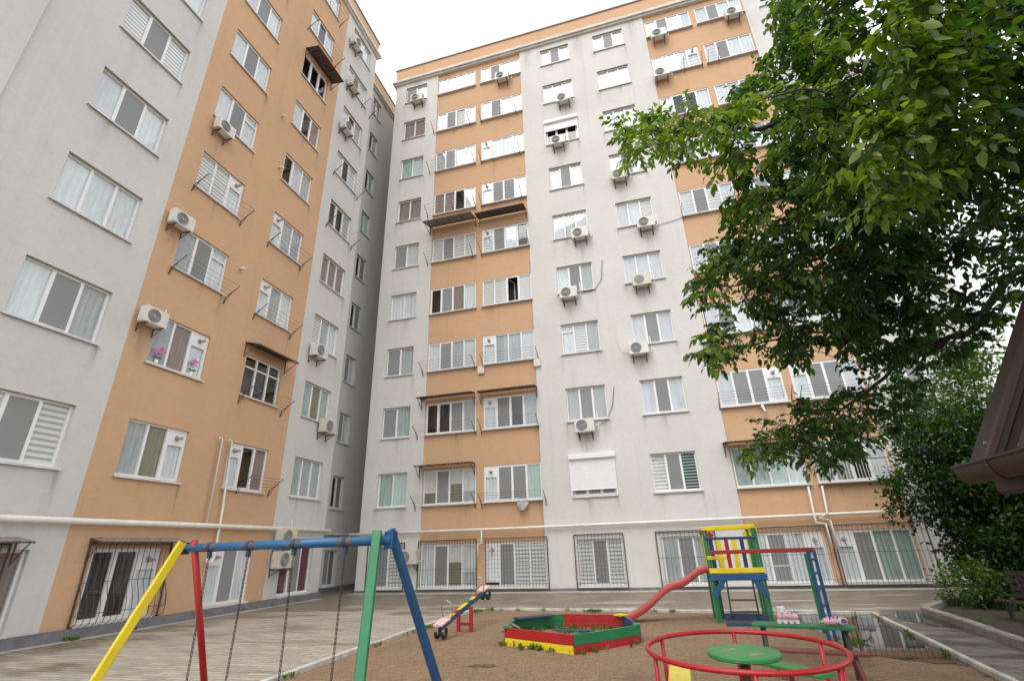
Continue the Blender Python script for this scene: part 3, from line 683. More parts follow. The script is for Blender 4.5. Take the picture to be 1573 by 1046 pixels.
# gas pipes
def pipe(label, pts, r_, cat='pipe', name='gas_pipe'):
    me = MB().tube(pts, r_, 12).build(name, PIPEW, smooth=True); tag(me, label, cat, 'painted gas pipes'); return me
pipe('cream gas pipe running along the side block above its ground floor', [(-12.68, -4, 2.44), (-12.68, 6, 2.43), (-12.68, 12, 2.42), (-12.68, 18.15, 2.38), (-13.2, 18.2, 2.36), (-14.0, 18.3, 2.34), (-14.02, 21.5, 2.30)], .07)
pipe('long thin cream gas pipe across the back block above its ground floor', [(-12.9, 19.86, 2.27), (-6, 19.86, 2.25), (2, 19.86, 2.26), (11.7, 19.86, 2.29)], .05)
for a in range(9):
    pass
pipe('left of two white riser pipes on the side block', [(-12.70, 12.05, 4.95), (-12.70, 12.15, 4.95), (-12.70, 12.2, 2.5)], .035)
pipe('right of two white riser pipes on the side block, hooked at bottom', [(-12.70, 12.42, 4.95), (-12.70, 12.52, 4.95), (-12.70, 12.68, 2.9), (-12.70, 12.70, 1.55), (-12.70, 12.62, 1.42), (-12.70, 12.5, 1.42), (-12.70, 12.44, 1.52)], .035)
pipe('thin pipe dropping between grilles of left orange bay', [(-6.88, 19.85, 2.24), (-6.88, 19.85, 1.75), (-7.05, 19.85, 1.70), (-7.05, 19.85, 1.2)], .03)
pipe('left of two crooked riser pipes on right orange bay', [(5.17, 19.83, 3.2), (5.13, 19.83, 2.2), (5.12, 19.8, 2.02), (5.40, 19.8, 1.97), (5.42, 19.8, 1.2)], .035)
pipe('right of two crooked riser pipes on right orange bay', [(5.6, 19.83, 3.2), (5.55, 19.83, 2.3), (5.26, 19.78, 2.17), (5.56, 19.8, 2.08), (5.58, 19.8, 1.2)], .035)
def cable(label, pts, mat=STEEL, r_=.012): tag(MB().tube(pts, r_, 5).build('cable', mat), label, 'cable', 'cables on the facades')
cable('thin cable curving from fourth-floor air conditioner, middle grey wall', [(-2.1, 19.96, 12.15), (-1.4, 19.96, 12.25), (-1.05, 19.96, 12.7), (-.92, 19.96, 13.7)])
cable('thin brown hose curving from second-floor air conditioner, middle grey wall', [(-1.95, 19.95, 5.95), (-1.5, 19.95, 6.2), (-1.2, 19.95, 6.8), (-1.05, 19.95, 7.6)], RUSTY)
cable('thin cable from fifth-floor air conditioner towards right orange bay', [(1.65, 19.96, 15.05), (2.2, 19.96, 15.08), (2.85, 19.96, 15.2)])
cable('thin cable looping beside third-floor air conditioner, middle grey wall', [(-.25, 19.96, 9.0), (-.55, 19.96, 9.05), (-.7, 19.96, 9.6), (-.72, 19.96, 10.6)], PIPEW)
# satellite dish-like lamp balls, small wall vents
def vent_stub(label, side, u, z):
    o = MB().tube([(0, 0, 0), (0, -.16, 0), (.0, -.22, -.04)], .05, 10).build('vent_pipe', PIPEW, None, wpos(side, u, z, 0), wrot(side), True); tag(o, label, 'vent pipe', 'vent stubs')
vent_stub('upper yellowish vent stub between the two window columns of orange side wall', 'side', 12.05, 18.3)
vent_stub('lower vent stub between the two window columns of orange side wall', 'side', 12.4, 15.9)
vent_stub('small vent stub beside third-floor window, orange side wall', 'side', 11.6, 10.75)
LAMPW = simple('lamp_white', (.75, .75, .72), .4)
t = thing('security_camera', 'small white wall camera under second-floor windows of right orange bay', 'camera', (4.35, 20, 6.15))
MB().cbox(-.05, .05, -.12, .07, -.02, .08, .01).build('mount', PVC, t); MB().tube([(0, -.1, 0), (.03, -.22, -.22)], .045, 10).build('body', ACW, t)
t = thing('washing_basin', 'grey cloth bundle hung below first-floor windows of left orange bay', 'laundry', (-5.15, 19.85, 3.12))
mb = MB(); n = 14
for j in range(7):
    for i in range(n):
        a = i*2*math.pi/n; r_ = .24*math.cos(j/6*1.2)*(1+.12*math.sin(3*a+j)); mb.v.append((r_*math.cos(a), r_*.55*math.sin(a), .1 - j*.055))
for j in range(6):
    for i in range(n): mb.f.append((j*n+i, j*n+(i+1) % n, (j+1)*n+(i+1) % n, (j+1)*n+i))
mb.f.append(tuple(range(n)))
t.name = 'laundry_bundle'; mb.build('cloth', simple('grey_cloth', (.5, .52, .52), .9, var=.3, vs=14), t)
MB().tube([(-.18, 0, .1), (-.1, .1, .25), (.1, .1, .25), (.18, 0, .1)], .008, 5).build('cord', STEEL, t)
for i, (x, nm) in enumerate(((-6.9, 'left'), (-4.25, 'right'))):
    o = MB().cbox(-.15, .15, -.12, .0, -.17, .17, .01).build('junction_box', ACW, None, (x, 19.99 if i else 20.06, 9.05)); tag(o, f'{nm} of two white boxes below third-floor windows of left orange bay', 'junction box', 'white boxes on facade')

# ------------------------------------------------------------------ playground things
def paint(name, col, wearv=.68, wc=(.10, .055, .03), rough=.42): return simple(name, col, rough, var=.12, vs=5, wear=wearv, wearcol=wc, bmp=.12, bs=30)
YEL = paint('yellow_paint', (.72, .56, .02), .69, (.30, .20, .06)); RED = paint('red_paint', (.38, .014, .016), .71); GRN = paint('green_paint', (.010, .17, .06), .69, (.10, .16, .05))
BLU = paint('blue_paint', (.010, .078, .20), .68); NAVY = paint('navy_paint', (.018, .042, .095), .72); BLK = simple('black_iron', (.02, .02, .022), .5)
REDF = paint('faded_red_paint', (.36, .05, .045), .66, (.35, .2, .17)); BRN = paint('brown_red_paint', (.15, .04, .03), .68)
GRNW = paint('worn_green_paint', (.035, .22, .06), .60, (.20, .20, .12)); PINK = simple('pink_pad', (.72, .48, .46), .55, var=.2, vs=12)
RUB = simple('tyre_rubber', (.02, .02, .02), .75, bmp=.3); CHR = simple('worn_steel', (.42, .42, .43), .35, metal=.8, var=.2)
YELW = paint('worn_yellow_paint', (.66, .55, .07), .60, (.40, .35, .16)); BEAMW = paint('blue_beam_paint', (.015, .115, .26), .60, (.13, .075, .045))
BANDM = simple('worn_band_rust', (.11, .07, .05), .6, var=.4, vs=18, wear=.52, wearcol=(.02, .10, .2))
CHAINM = simple('rusty_chain', (.09, .055, .04), .6, metal=.5, var=.4, vs=30)
# swing frame
SL = Vector((-3.99, 3.68, 1.67)); SR = Vector((-1.966, 3.541, 1.67)); SD = (SR - SL).normalized(); SN = Vector((-.0707, -.9975, 0))
t = thing('swing_set', 'painted swing frame with blue crossbar and four differently coloured legs', 'swing frame', (-3, 3.6, 0))
def rel(root, *ps): return [Vector(p) - Vector(root.location) for p in ps]
def part(root, name, mb, mat, smooth=False):
    off = Vector(root.location); rzz = root.rotation_euler.z; M_ = Matrix.Rotation(-rzz, 3, 'Z')
    mb.v = [tuple(M_ @ (Vector(v) - off)) for v in mb.v]; return mb.build(name, mat, root, smooth=smooth)
bm_ = part(t, 'crossbar', MB().tube([SL - SD*.05, SR + SD*.03], .035, 24), BEAMW, True)
def leg(P, sgn, spread, lx, w_, h_, mat, out, lab, topx=.06, rnd=False, hi=.07, side=.0):
    g = Vector((P.x, P.y, -.06)) + SN*spread + SD*out*lx; tp = P + Vector((0, 0, 0)) + SN*(side) + SD*out*topx; d = (tp - g).normalized(); tp = tp + d*hi
    mb = MB(); mb.tube([g, tp], w_/2, 20) if rnd else mb.bar(g, tp, w_, h_, c=.1)
    l = part(t, 'leg', mb, mat, rnd); l['label'] = lab; return l
leg(SL, 1, .71, .277, .05, .066, YEL, -1, 'yellow near left leg', .02, hi=.05, side=.06)
leg(SL, 1, -.87, .277, .056, .056, RED, -1, 'red far left leg', -.09, rnd=True, hi=.06, side=-.0)
leg(SR, 1, .71, .277, .066, .07, GRN, 1, 'green near right leg', -.04, hi=.06, side=.09)
leg(SR, 1, -.87, .277, .052, .056, BLU, 1, 'blue far right leg', .025, hi=.08, side=-.04)
part(t, 'bracket', MB().box(SR.x-.02, SR.x+.05, SR.y-.02, SR.y+.05, 1.61, 1.73), BLU); part(t, 'bracket', MB().box(SL.x-.06, SL.x-.0, SL.y-.05, SL.y+.03, 1.62, 1.715), BLU)
def link(): 
    mb = MB(); mb.tube([(.0075*math.cos(a*math.pi/5), 0, (.011 if math.sin(a*math.pi/5) > 0 else -.011)*1 + .0075*math.sin(a*math.pi/5)) for a in range(10)], .0028, 5, closed=True); return mb
def chain(mb, A, B_):
    d = B_ - A; n = int(d.length / .030); q = d.to_track_quat('Z', 'Y').to_matrix(); L = link()
    for i in range(n):
        T = q @ Matrix.Rotation(R(90*(i % 2)), 3, 'Z'); c = A + d*((i+.5)/n); mb.add([T @ Vector(v) + c for v in L.v], L.f)
fr_ = [.135, .345, .575, .815]
for a, b, lab in ((0, 1, 'left of two swings hanging from the blue crossbar, seat low'), (2, 3, 'right of two swings hanging from the blue crossbar, beside green leg')):
    pa = SL.lerp(SR, fr_[a]); pb = SL.lerp(SR, fr_[b]); c = (pa + pb) / 2
    sw = thing('swing', lab, 'swing', (c.x, c.y, .34), group='swings on the frame')
    for p_ in (pa, pb):
        part(t, 'hook_clamp', MB().tube([p_ + SD*.016, p_ - SD*.016], .040, 18).box(p_.x-.014, p_.x+.014, p_.y-.014, p_.y+.014, 1.585, 1.63), NAVY); part(t, 'worn_band', MB().tube([p_ + SD*.075, p_ - SD*.06], .0356, 24, cap=False), BANDM)
        hg = MB(); top = p_ - Vector((0, 0, .10)); bot = p_.lerp(c, .10); bot.z = .36; chain(hg, top, bot); part(sw, 'chain', hg, CHAINM)
        part(sw, 'hook', MB().tube([p_ + Vector((0, 0, -.075)) + SD*(.018*math.sin(a_)) + Vector((0, 0, -.018*math.cos(a_))) for a_ in [k*.6 for k in range(9)]], .005, 6), STEEL)
    part(sw, 'seat', MB().cbox(c.x-.26, c.x+.26, c.y-.10, c.y+.10, .325, .36, .008), BLU)
# merry-go-round
MC = Vector((.56, 5.42, 0)); t = thing('merry_go_round', 'red tubular merry-go-round with worn green disc table and plank seats', 'merry-go-round', MC)
t.rotation_euler = (R(-1.2) * -1, 0, 0)
def lp(name, mb, mat, par=None, sm=False): return mb.build(name, mat, par or t, smooth=sm)
def circ(r_, z, n=72): return [(r_*math.cos(2*math.pi*i/n), r_*math.sin(2*math.pi*i/n), z) for i in range(n)]
lp('handrail', MB().tube(circ(.815, .70), .021, 12, closed=True), RED, sm=True)
lp('lower_ring', MB().tube(circ(.80, .12), .02, 10, closed=True), RED, sm=True)
ANG = [R(a) for a in (203, 148, 88, 28, 268, 318)]
for a in ANG: lp('post', MB().tube([(.80*math.cos(a), .80*math.sin(a), .12), (.812*math.cos(a), .812*math.sin(a), .69)], .019, 10), RED, sm=True)
a = R(322); lp('post', MB().tube([(.80*math.cos(a), .80*math.sin(a), .12), (.812*math.cos(a), .812*math.sin(a), .69)], .019, 10), RED, sm=True)
for a in ANG: lp('spoke', MB().tube([(.05*math.cos(a), .05*math.sin(a), .12), (.80*math.cos(a), .80*math.sin(a), .12)], .02, 8), RED, sm=True)
lp('central_pole', MB().tube([(0, 0, -.02), (0, 0, .66)], .045, 18), BRN, sm=True)
dk = lp('table_disc', MB().disc((0, -.06, .655), .303, .038, 56, ch=.008), GRNW)
SCR = simple('bare_wood_scratch', (.42, .40, .33), .8, var=.3, vs=30)
mb = MB()
rd = random.Random(3)
for cx_, cy_, ang in ((-.10, .03, .5), (.07, -.14, .42)):
    for k in range(9):
        o = Vector((cx_ + rd.uniform(-.02, .02), cy_ - .03 + (k - 4)*.008, .6942)); d = Vector((math.cos(ang), math.sin(ang), 0)); L = rd.uniform(.03, .10); o += d*rd.uniform(-.03, .03)
        nn = Vector((-d.y, d.x, 0))*rd.uniform(.002, .004); mb.quad(o - d*L/1.2 - nn, o + d*L/1.2 - nn, o + d*L/1.2 + nn, o - d*L/1.2 + nn)
lp('scratches', mb, SCR, dk)
for ang, mat, lb in ((178, YELW, 'worn yellow seat plank'), (42, GRNW, 'worn green seat plank'), (312, YELW, 'worn yellow seat plank'), (248, GRNW, 'worn green seat plank')):
    a = R(ang); c = Vector((.56*math.cos(a), .56*math.sin(a), .49)); d = Vector((-math.sin(a), math.cos(a), 0))
    s_ = lp('seat', MB().bar(c - d*.36, c + d*.36, .19, .03, c=.2), mat); s_['label'] = lb
    lp('seat_support', MB().bar((c.x, c.y, .12), (c.x, c.y, .475), .04), RED, s_)
# sandbox: six sided, boards of two courses
HB = [(-2.86, 9.50), (-1.54, 8.84), (-.57, 9.93), (-.93, 11.2), (-2.15, 11.35), (-2.98, 10.6)]
t = thing('sandbox', 'hexagonal sandbox of red, green and blue boards overgrown with grass', 'sandbox', (-1.8, 10, 0))
cols = [(RED, YEL, 'red board over a yellow one'), (GRN, RED, 'green board over a red one'), (BLU, BLU, 'blue boards'), (RED, RED, 'red boards'), (GRN, GRN, 'green boards'), (GRN, RED, 'dark green boards')]
for i in range(6):
    a = Vector((*HB[i], 0)); b = Vector((*HB[(i+1) % 6], 0)); d = (b - a).normalized()
    part(t, 'board', MB().bar(a + Vector((0, 0, .205)), b + Vector((0, 0, .205)), .04, .15, c=.1), cols[i][0])
    part(t, 'board', MB().bar(a + Vector((0, 0, .065)) + d*.01, b + Vector((0, 0, .065)) - d*.01, .038, .12, c=.1), cols[i][1])
for i, (mat, s_) in enumerate(((GRN, .12), (RED, .05), (GRN, .1), (YEL, .16), (RED, .05), (NAVY, .26))):
    c = Vector((*HB[i], .285)); inn = (Vector((-1.8, 10.1, .285)) - c).normalized()
    if s_ > .2: a = Vector((*HB[5], .29)); b = Vector((*HB[4], .29)); part(t, 'corner_seat', MB().bar(a.lerp(b, -.05) + inn*.08, a.lerp(b, .7) + inn*.08, .24, .03), NAVY)
    elif s_ > .06: part(t, 'corner_seat', MB().bar(c - inn*.03 + Vector((0, 0, .0)), c + inn*s_, s_*1.3, .025), mat)
part(t, 'inner_sand', MB().add([(x, y, .05) for x, y in HB], [tuple(range(6))]), SOIL)
part(t, 'loose_slat', MB().bar((-1.95, 9.2, .29), (-1.32, 9.1, .30), .04, .02), BLU)
part(t, 'loose_slat', MB().bar((-2.80, 9.75, .30), (-2.6, 9.5, .27), .05, .02), CHR)
# seesaw
A = Vector((-4.25, 9.86, .22)); B_ = Vector((-4.03, 11.85, .68)); d = (B_ - A).normalized(); c = A.lerp(B_, .5)
t = thing('seesaw', 'rainbow painted seesaw with pink seats, its near end tipped down', 'seesaw', (c.x, c.y, 0))
sd_ = d.cross(Vector((0, 0, 1))).normalized(); upv = sd_.cross(d).normalized()
part(t, 'beam', MB().bar(A, B_, .075, .10, up=upv), BLU)
cs = [YEL, RED, YEL, YELW, GRN, YEL, RED]
tp = upv*.055
for i in range(7): part(t, 'top_stripe', MB().bar(A.lerp(B_, .17 + .66*i/7) + tp, A.lerp(B_, .17 + .66*(i+1)/7 - .002) + tp, .085, .012, up=upv), cs[i])
for P_, s_ in ((A, 1), (B_, -1)):
    o = P_ + upv*.07
    part(t, 'seat', MB().bar(o - d*s_*.10, o + d*s_*.24, .20, .035, up=upv), PINK)
    h0 = o + d*s_*.27
    part(t, 'handle', MB().tube([h0 + sd_*.10*x + upv*(.0 + .27*y) + d*s_*.02 for x, y in ((-.9, -.1), (-1.1, .3), (-1.2, .7), (-.8, 1.05), (0, 1.15), (.8, 1.05), (1.2, .7), (1.1, .3), (.9, -.1))], .011, 8), CHR, True)
    for q in (-1, 1):
        cc = P_ + sd_*.07*q + d*s_*(-.0) - upv*.08
        part(t, 'tyre_buffer', MB().tube([cc + d*(.085*math.cos(k*math.pi/8)) - upv*(.085*math.sin(k*math.pi/8)) for k in range(-1, 10)], .032, 8), RUB, True)
st = Vector((c.x, c.y, 0)); q = sd_.copy(); q.z = 0; q.normalize()
for s_ in (-1, 1): part(t, 'stand_post', MB().bar(st + q*.145*s_, st + q*.145*s_ + Vector((0, 0, .46)), .07, .07), RED)
part(t, 'stand_rail', MB().bar(st - q*.14 + Vector((0, 0, .15)), st + q*.14 + Vector((0, 0, .15)), .04, .05), RED); part(t, 'axle', MB().tube([st - q*.17 + Vector((0, 0, .43)), st + q*.17 + Vector((0, 0, .43))], .02, 10), STEEL)
# play tower with slide
t = thing('play_tower', 'small colourful play tower with black ladder and picket sides', 'play tower', (1.43, 12.6, 0))
X0, X1, Y0, Y1 = .93, 1.93, 12.25, 12.95
def pbar(nm, p, q_, w_, h_, mat, lab=None, up=(0, 0, 1)):
    o = part(t, nm, MB().bar(p, q_, w_, h_, up=up), mat); 
    if lab: o['label'] = lab
    return o
for x in (X0, X1):
    for y in (Y0, Y1):
        for k in (-.03, .03): pbar('post', (x + k, y + k*.6, 0), (x + k, y + k*.6, 1.80), .042, .07, GRN)
pbar('post', (X0 + .10, Y1 - .1, 0), (X0 + .10, Y1 - .1, .9), .10, .1, GRN)
pbar('post', (X0 + .155, Y1 - .1, 0), (X0 + .155, Y1 - .1, .9), .03, .1, NAVY)
pbar('top_rail', (X0 - .06, Y0 - .05, 1.82), (X1 + .02, Y0 - .05, 1.85), .04, .075, YEL); pbar('top_rail', (X0, Y1 + .05, 1.82), (X1 + .06, Y1 + .05, 1.84), .04, .09, YEL)
pbar('top_rail', (X1 + .05, Y0, 1.78), (X1 + .05, Y1, 1.78), .04, .09, YEL); pbar('top_rail', (X0 - .05, Y0, 1.78), (X0 - .05, Y1, 1.78), .04, .08, RED)
pbar('corner_brace', (X1 - .12, Y1, 1.68), (X1 + .05, Y1, 1.72), .04, .12, YEL); pbar('corner_brace', (X0 + .12, Y1, 1.74), (X0 + .22, Y1, 1.66), .04, .10, RED)
pbar('rail', (X0 - .02, Y0 - .06, 1.62), (X1, Y0 - .06, 1.61), .035, .055, NAVY)
pbar('rail', (X0 - .03, Y0 - .06, 1.24), (X0 + .36, Y0 - .06, 1.23), .035, .07, YEL)
pbar('platform_rail', (X0 - .03, Y0 - .065, .985), (X1 + .05, Y0 - .065, .985), .035, .10, YEL)
for i, mat in enumerate((NAVY, YEL, RED, YEL, NAVY, YEL)):
    x = X0 + .16 + i*.165; pbar('picket', (x, Y1 + .03, .93), (x, Y1 + .03, 1.62), .105 if mat is YEL else .085, .02, mat, up=(0, 1, 0))
for i, mat in enumerate((YEL, GRN, YEL)): pbar('picket', (X0 - .045, Y0 + .2 + i*.18, 1.0), (X0 - .045, Y0 + .2 + i*.18, 1.7), .02, .08, mat, up=(0, 1, 0))
part(t, 'platform', MB().cbox(X0 - .02, X1 + .02, Y0, Y1, .87, .925, .006), simple('grey_boards', (.22, .18, .16), .8, var=.3, vs=18))
pbar('beam', (X0 - .05, Y0 - .065, .855), (X1 + .07, Y0 - .065, .855), .04, .12, BLU); pbar('beam', (X0 - .03, Y1 + .05, .855), (X1 + .03, Y1 + .05, .855), .04, .12, BLU)
pbar('brace', (X0 - .0, Y0 - .062, .50), (X0 + .22, Y0 - .062, .82), .03, .10, BLU); pbar('brace', (X1 + .02, Y0 - .062, .50), (X1 - .20, Y0 - .062, .82), .03, .10, BLU)
pbar('base_board', (X0 + .12, Y0 - .05, .13), (X1 - .05, Y0 - .05, .11), .04, .13, NAVY); pbar('base_board', (X0 + .1, Y0 - .35, .03), (X1 - .2, Y0 - .35, .03), .18, .06, NAVY)
lad = part(t, 'ladder', MB().bar((1.20, Y0 - .08, .80), (1.17, Y0 - .12, .10), .03), BLK); 
part(t, 'ladder_rail', MB().bar((1.70, Y0 - .08, .80), (1.69, Y0 - .12, .10), .03), BLK)
for z in (.66, .44, .22): part(t, 'rung', MB().bar((1.19, Y0 - .10, z), (1.70, Y0 - .10, z), .028), BLK)
sl_ = MB(); prof = [(.93, 1.02), (.86, 1.015), (.78, 1.0), (.68, .965), (.56, .89), (.45, .81), (.35, .755), (.25, .72), (.12, .69), (0, .645), (-.12, .57), (-.24, .47), (-.36, .375), (-.48, .29), (-.6, .22), (-.72, .155), (-.84, .10), (-.97, .06), (-1.06, .055)]
cs_ = [(-.22, .10), (-.21, .11), (-.195, .10), (-.19, .02), (-.17, 0), (.17, 0), (.19, .02), (.195, .10), (.21, .11), (.22, .10), (.205, -.01), (.18, -.03), (-.18, -.03), (-.205, -.01)]
YS = 12.42; N = len(cs_)
for x, z in prof:
    for a, b in cs_: sl_.v.append((x, YS + a, z - .03 + b))
for i in range(len(prof)-1):
    for k in range(N): sl_.f.append((i*N+k, i*N+(k+1) % N, (i+1)*N+(k+1) % N, (i+1)*N+k))
sl_.f += [tuple(range(N)), tuple(range(len(prof)*N-1, (len(prof)-1)*N-1, -1))]
part(t, 'slide', sl_, paint('slide_red', (.42, .07, .06), .66, (.42, .2, .16), .35), True)
pbar('slide_foot', (-.93, YS - .17, 0), (-.93, YS - .17, .10), .04, .06, BLK); pbar('slide_foot', (-.93, YS + .17, 0), (-.93, YS + .17, .10), .04, .06, BLK)
# climbing frame: green and blue ladders, bars
t = thing('climbing_frame', 'climbing frame of blue and green ladders joined by a red beam', 'climbing frame', (2.5, 11.4, 0))
pbar('beam', (.98, 12.12, 1.345), (2.52, 10.30, 1.385), .05, .075, REDF)
for x, y in ((2.43, 10.32), (2.66, 10.88)):
    pbar('ladder_post', (x, y, -.02), (x, y, 1.39), .05, .06, BLU)
for z in (.25, .5, .75, 1.0, 1.22): pbar('rung', (2.43, 10.32, z), (2.66, 10.88, z), .035, .035, BLU)
for x, y in ((2.93, 12.78), (3.0, 12.95)): pbar('ladder_post', (x, y, -.02), (x, y, 1.25), .03, .03, GRN)
for z in (.12, .36, .68, 1.03): pbar('crossbar', (1.96, 12.7, z), (2.95, 12.85, z), .02, .02, simple('pale_bar_paint', (.62, .55, .53), .5, var=.15))
for z in (.2, .5, .8, 1.1): pbar('rung', (2.93, 12.78, z), (3.0, 12.95, z), .025, .025, GRN)
for (x, y) in ((2.66, 10.88),): pbar('beam', (2.66, 10.88, 1.36), (2.97, 12.9, 1.24), .03, .04, GRN)
# benches
t = thing('bench', 'green plank bench on black legs with two roller skates on it', 'bench', (1.75, 8.8, 0))
part(t, 'seat', MB().bar((1.14, 8.93, .435), (2.38, 8.62, .435), .36, .035, c=.15), GRN)
for x, y in ((1.26, 8.9), (2.25, 8.65)):
    part(t, 'leg', MB().bar((x, y, .43), (x - .02, y - .16, 0), .06, .05), BLK); part(t, 'leg', MB().bar((x, y + .05, .43), (x + .02, y + .2, 0), .06, .05), BLK)
    part(t, 'crosspiece', MB().bar((x, y - .13, .405), (x, y + .15, .405), .05, .03), BLK)
t = thing('bench', 'low narrow brown-red bench in front of the green bench', 'bench', (1.7, 7.75, 0))
part(t, 'seat', MB().bar((1.08, 7.82, .30), (2.17, 7.60, .30), .20, .03, c=.15), BRN)
for x, y in ((1.2, 7.8), (2.02, 7.63)):
    part(t, 'leg', MB().bar((x, y, .29), (x + .02, y - .12, 0), .05, .05), BRN); part(t, 'leg', MB().bar((x, y, .29), (x + .02, y + .14, 0), .05, .05), BRN)
# roller skates
SKP = simple('skate_pink', (.78, .42, .50), .4, var=.15, vs=40); SKW = simple('skate_white', (.72, .62, .62), .4); SKD = simple('skate_purple', (.09, .06, .22), .5)
def skate(x, y, ang, label, tilt=0):
    t = thing('roller_skate', label, 'roller skate', (x, y, .453), ang, 'roller skates on the bench'); t.rotation_euler = (tilt, 0, ang); t.scale = (1.15, 1.15, 1.15)
    if tilt: t.location.z += .05
    def loft(secs, n=16):
        mb = MB()
        for (cx_, cz, rx, ry, ax) in secs:
            for k in range(n):
                a = 2*math.pi*k/n
                p_ = (cx_, ry*math.cos(a), cz + rx*math.sin(a)) if ax == 'x' else (cx_ + rx*math.cos(a), ry*math.sin(a), cz)
                mb.v.append(p_)
        for i in range(len(secs)-1):
            for k in range(n): mb.f.append((i*n+k, i*n+(k+1) % n, (i+1)*n+(k+1) % n, (i+1)*n+k))
        mb.f += [tuple(range(n-1, -1, -1)), tuple((len(secs)-1)*n+k for k in range(n))]; return mb
    loft([(-.12, .08, .012, .014, 'x'), (-.11, .08, .028, .032, 'x'), (-.07, .083, .036, .04, 'x'), (-.02, .09, .043, .042, 'x'), (.04, .10, .05, .04, 'x'), (.09, .09, .045, .036, 'x'), (.115, .085, .03, .025, 'x')]).build('boot', SKP, t, smooth=True)
    loft([(.05, .10, .055, .040, 'z'), (.053, .14, .050, .038, 'z'), (.06, .18, .047, .039, 'z'), (.065, .20, .044, .036, 'z')]).build('cuff', SKW, t, smooth=True)
    loft([(.065, .196, .034, .027, 'z'), (.065, .205, .032, .025, 'z')]).build('liner', SKD, t)
    for xx in (-.05, -.01): MB().bar((xx, -.045, .10), (xx, .045, .125), .016, .006).build('strap', SKD, t)
    MB().bar((.02, -.043, .155), (.02, .043, .16), .018, .006).build('strap', SKD, t)
    MB().bar((-.11, 0, .045), (.11, 0, .045), .022, .028).build('frame', SKW, t)
    for xx in (-.10, -.035, .035, .10): MB().disc((xx, .012, .026), .026, .024, 16, 'y').build('wheel', SKW, t)
skate(1.60, 8.80, 3.05, 'pink roller skate standing upright near the middle of the green bench')
skate(2.12, 8.70, .15, 'pink and purple roller skate lying on its side at bench end', 1.45)
# pavilion roof close by on the right
RB = simple('brown_sheet_metal', (.028, .015, .013), .5, var=.12, vs=2); RB2 = simple('brown_roof_light', (.045, .024, .022), .46, var=.12, vs=2); GUT = simple('gutter_brown', (.028, .016, .012), .45, var=.2, vs=3)
t = thing('pavilion', 'dark brown metal pavilion roof with a half-round gutter at right', 'pavilion', (3.2, 1.5, 0))
EC = Vector((1.935, 3.72, 1.945)); S_ = Vector((.53, 0, .85)).normalized(); G_ = Vector((-.045, -1, .0)).normalized(); Nn = S_.cross(G_).normalized(); 
if Nn.z < 0: Nn = -Nn
def rp(s_, g_, n_=0): return EC + S_*s_ + G_*g_ + Nn*n_
def slab(mb, s0, s1, g0, g1, n0, n1):
    vs = [rp(s_, g_, n_) for n_ in (n0, n1) for g_ in (g0, g1) for s_ in (s0, s1)]; mb.add(vs, [(0, 2, 3, 1), (4, 5, 7, 6), (0, 1, 5, 4), (2, 6, 7, 3), (0, 4, 6, 2), (1, 3, 7, 5)])
mb = MB(); slab(mb, .02, 3.0, .0, 5.0, -.03, 0); part(t, 'roof', mb, RB)
mb = MB()
for i in range(11): g_ = .42 + i*.42; slab(mb, .02, 2.99, g_, g_ + .05, .0, .035)
part(t, 'roof_rib', mb, RB2)
mb = MB(); slab(mb, .0, 3.0, -.05, .22, .005, .045); slab(mb, 0, 3.0, -.05, -.03, -.14, .005); part(t, 'verge_flashing', mb, RB)
mb = MB(); slab(mb, .0, 3.0, .19, .235, .045, .075); part(t, 'flashing_edge', mb, RB2)
mb = MB(); pr = [(.07*math.cos(a), -.10*math.sin(a)) for a in [math.pi*k/12 for k in range(13)]]; pr = pr + [(x*.9, z*.9 + .0) for x, z in reversed(pr)]
EB = EC + Vector((-.06, .03, .015))
for g_ in (0, 5.0):
    for x, z in pr: mb.v.append(EB + G_*g_ + Vector((x, 0, z)))
n = len(pr)
for k in range(n): mb.f.append((k, (k+1) % n, n+(k+1) % n, n+k))
mb.add([EB + Vector((x, 0.002, z)) for x, z in pr[:13]], [tuple(range(13))]); part(t, 'gutter', mb, GUT, False)
part(t, 'gutter_bead', MB().tube([EB + Vector((-.072, 0, .004)), EB + G_*5 + Vector((-.072, 0, .004))], .010, 8), GUT, True)
part(t, 'gutter_bead', MB().tube([EB + Vector((-.072, .003, .004)), EB + Vector((.08, .003, .004))], .006, 8), GUT, True)
for i in range(7): o = EB + G_*(.38 + .75*i); part(t, 'gutter_bracket', MB().tube([o + Vector((.074*math.cos(a), 0, -.105*math.sin(a))) for a in [math.pi*k/10 for k in range(11)]], .007, 6), RB2)
part(t, 'soffit', MB().bar(EC + Vector((.10, .0, -.10)), EC + Vector((.10, .0, -.10)) + G_*5, .12, .10), RB)
part(t, 'screw', MB().tube([rp(.13, .1, .045), rp(.13, .1, .06)], .009, 8), CHR)
far = lambda s_, g_: rp(s_, g_)
for g_ in (.3, 4.7):
    o = EC + G_*g_ + Vector((.55, 0, 0)); part(t, 'post', MB().bar((o.x + .1, o.y, 0), (o.x + .1, o.y, 2.55), .12), RB)
mb = MB(); slab2 = [rp(3.0, 0), rp(3.0, 5.0)]; o = rp(3.0, 0); 
mb.add([rp(3.0, 0), rp(3.0, 5.0), rp(3.0, 5.0) + Vector((1.85, 0, -2.36)), rp(3.0, 0) + Vector((1.85, 0, -2.36))], [(0, 1, 2, 3)]); part(t, 'far_roof_slope', mb, RB)
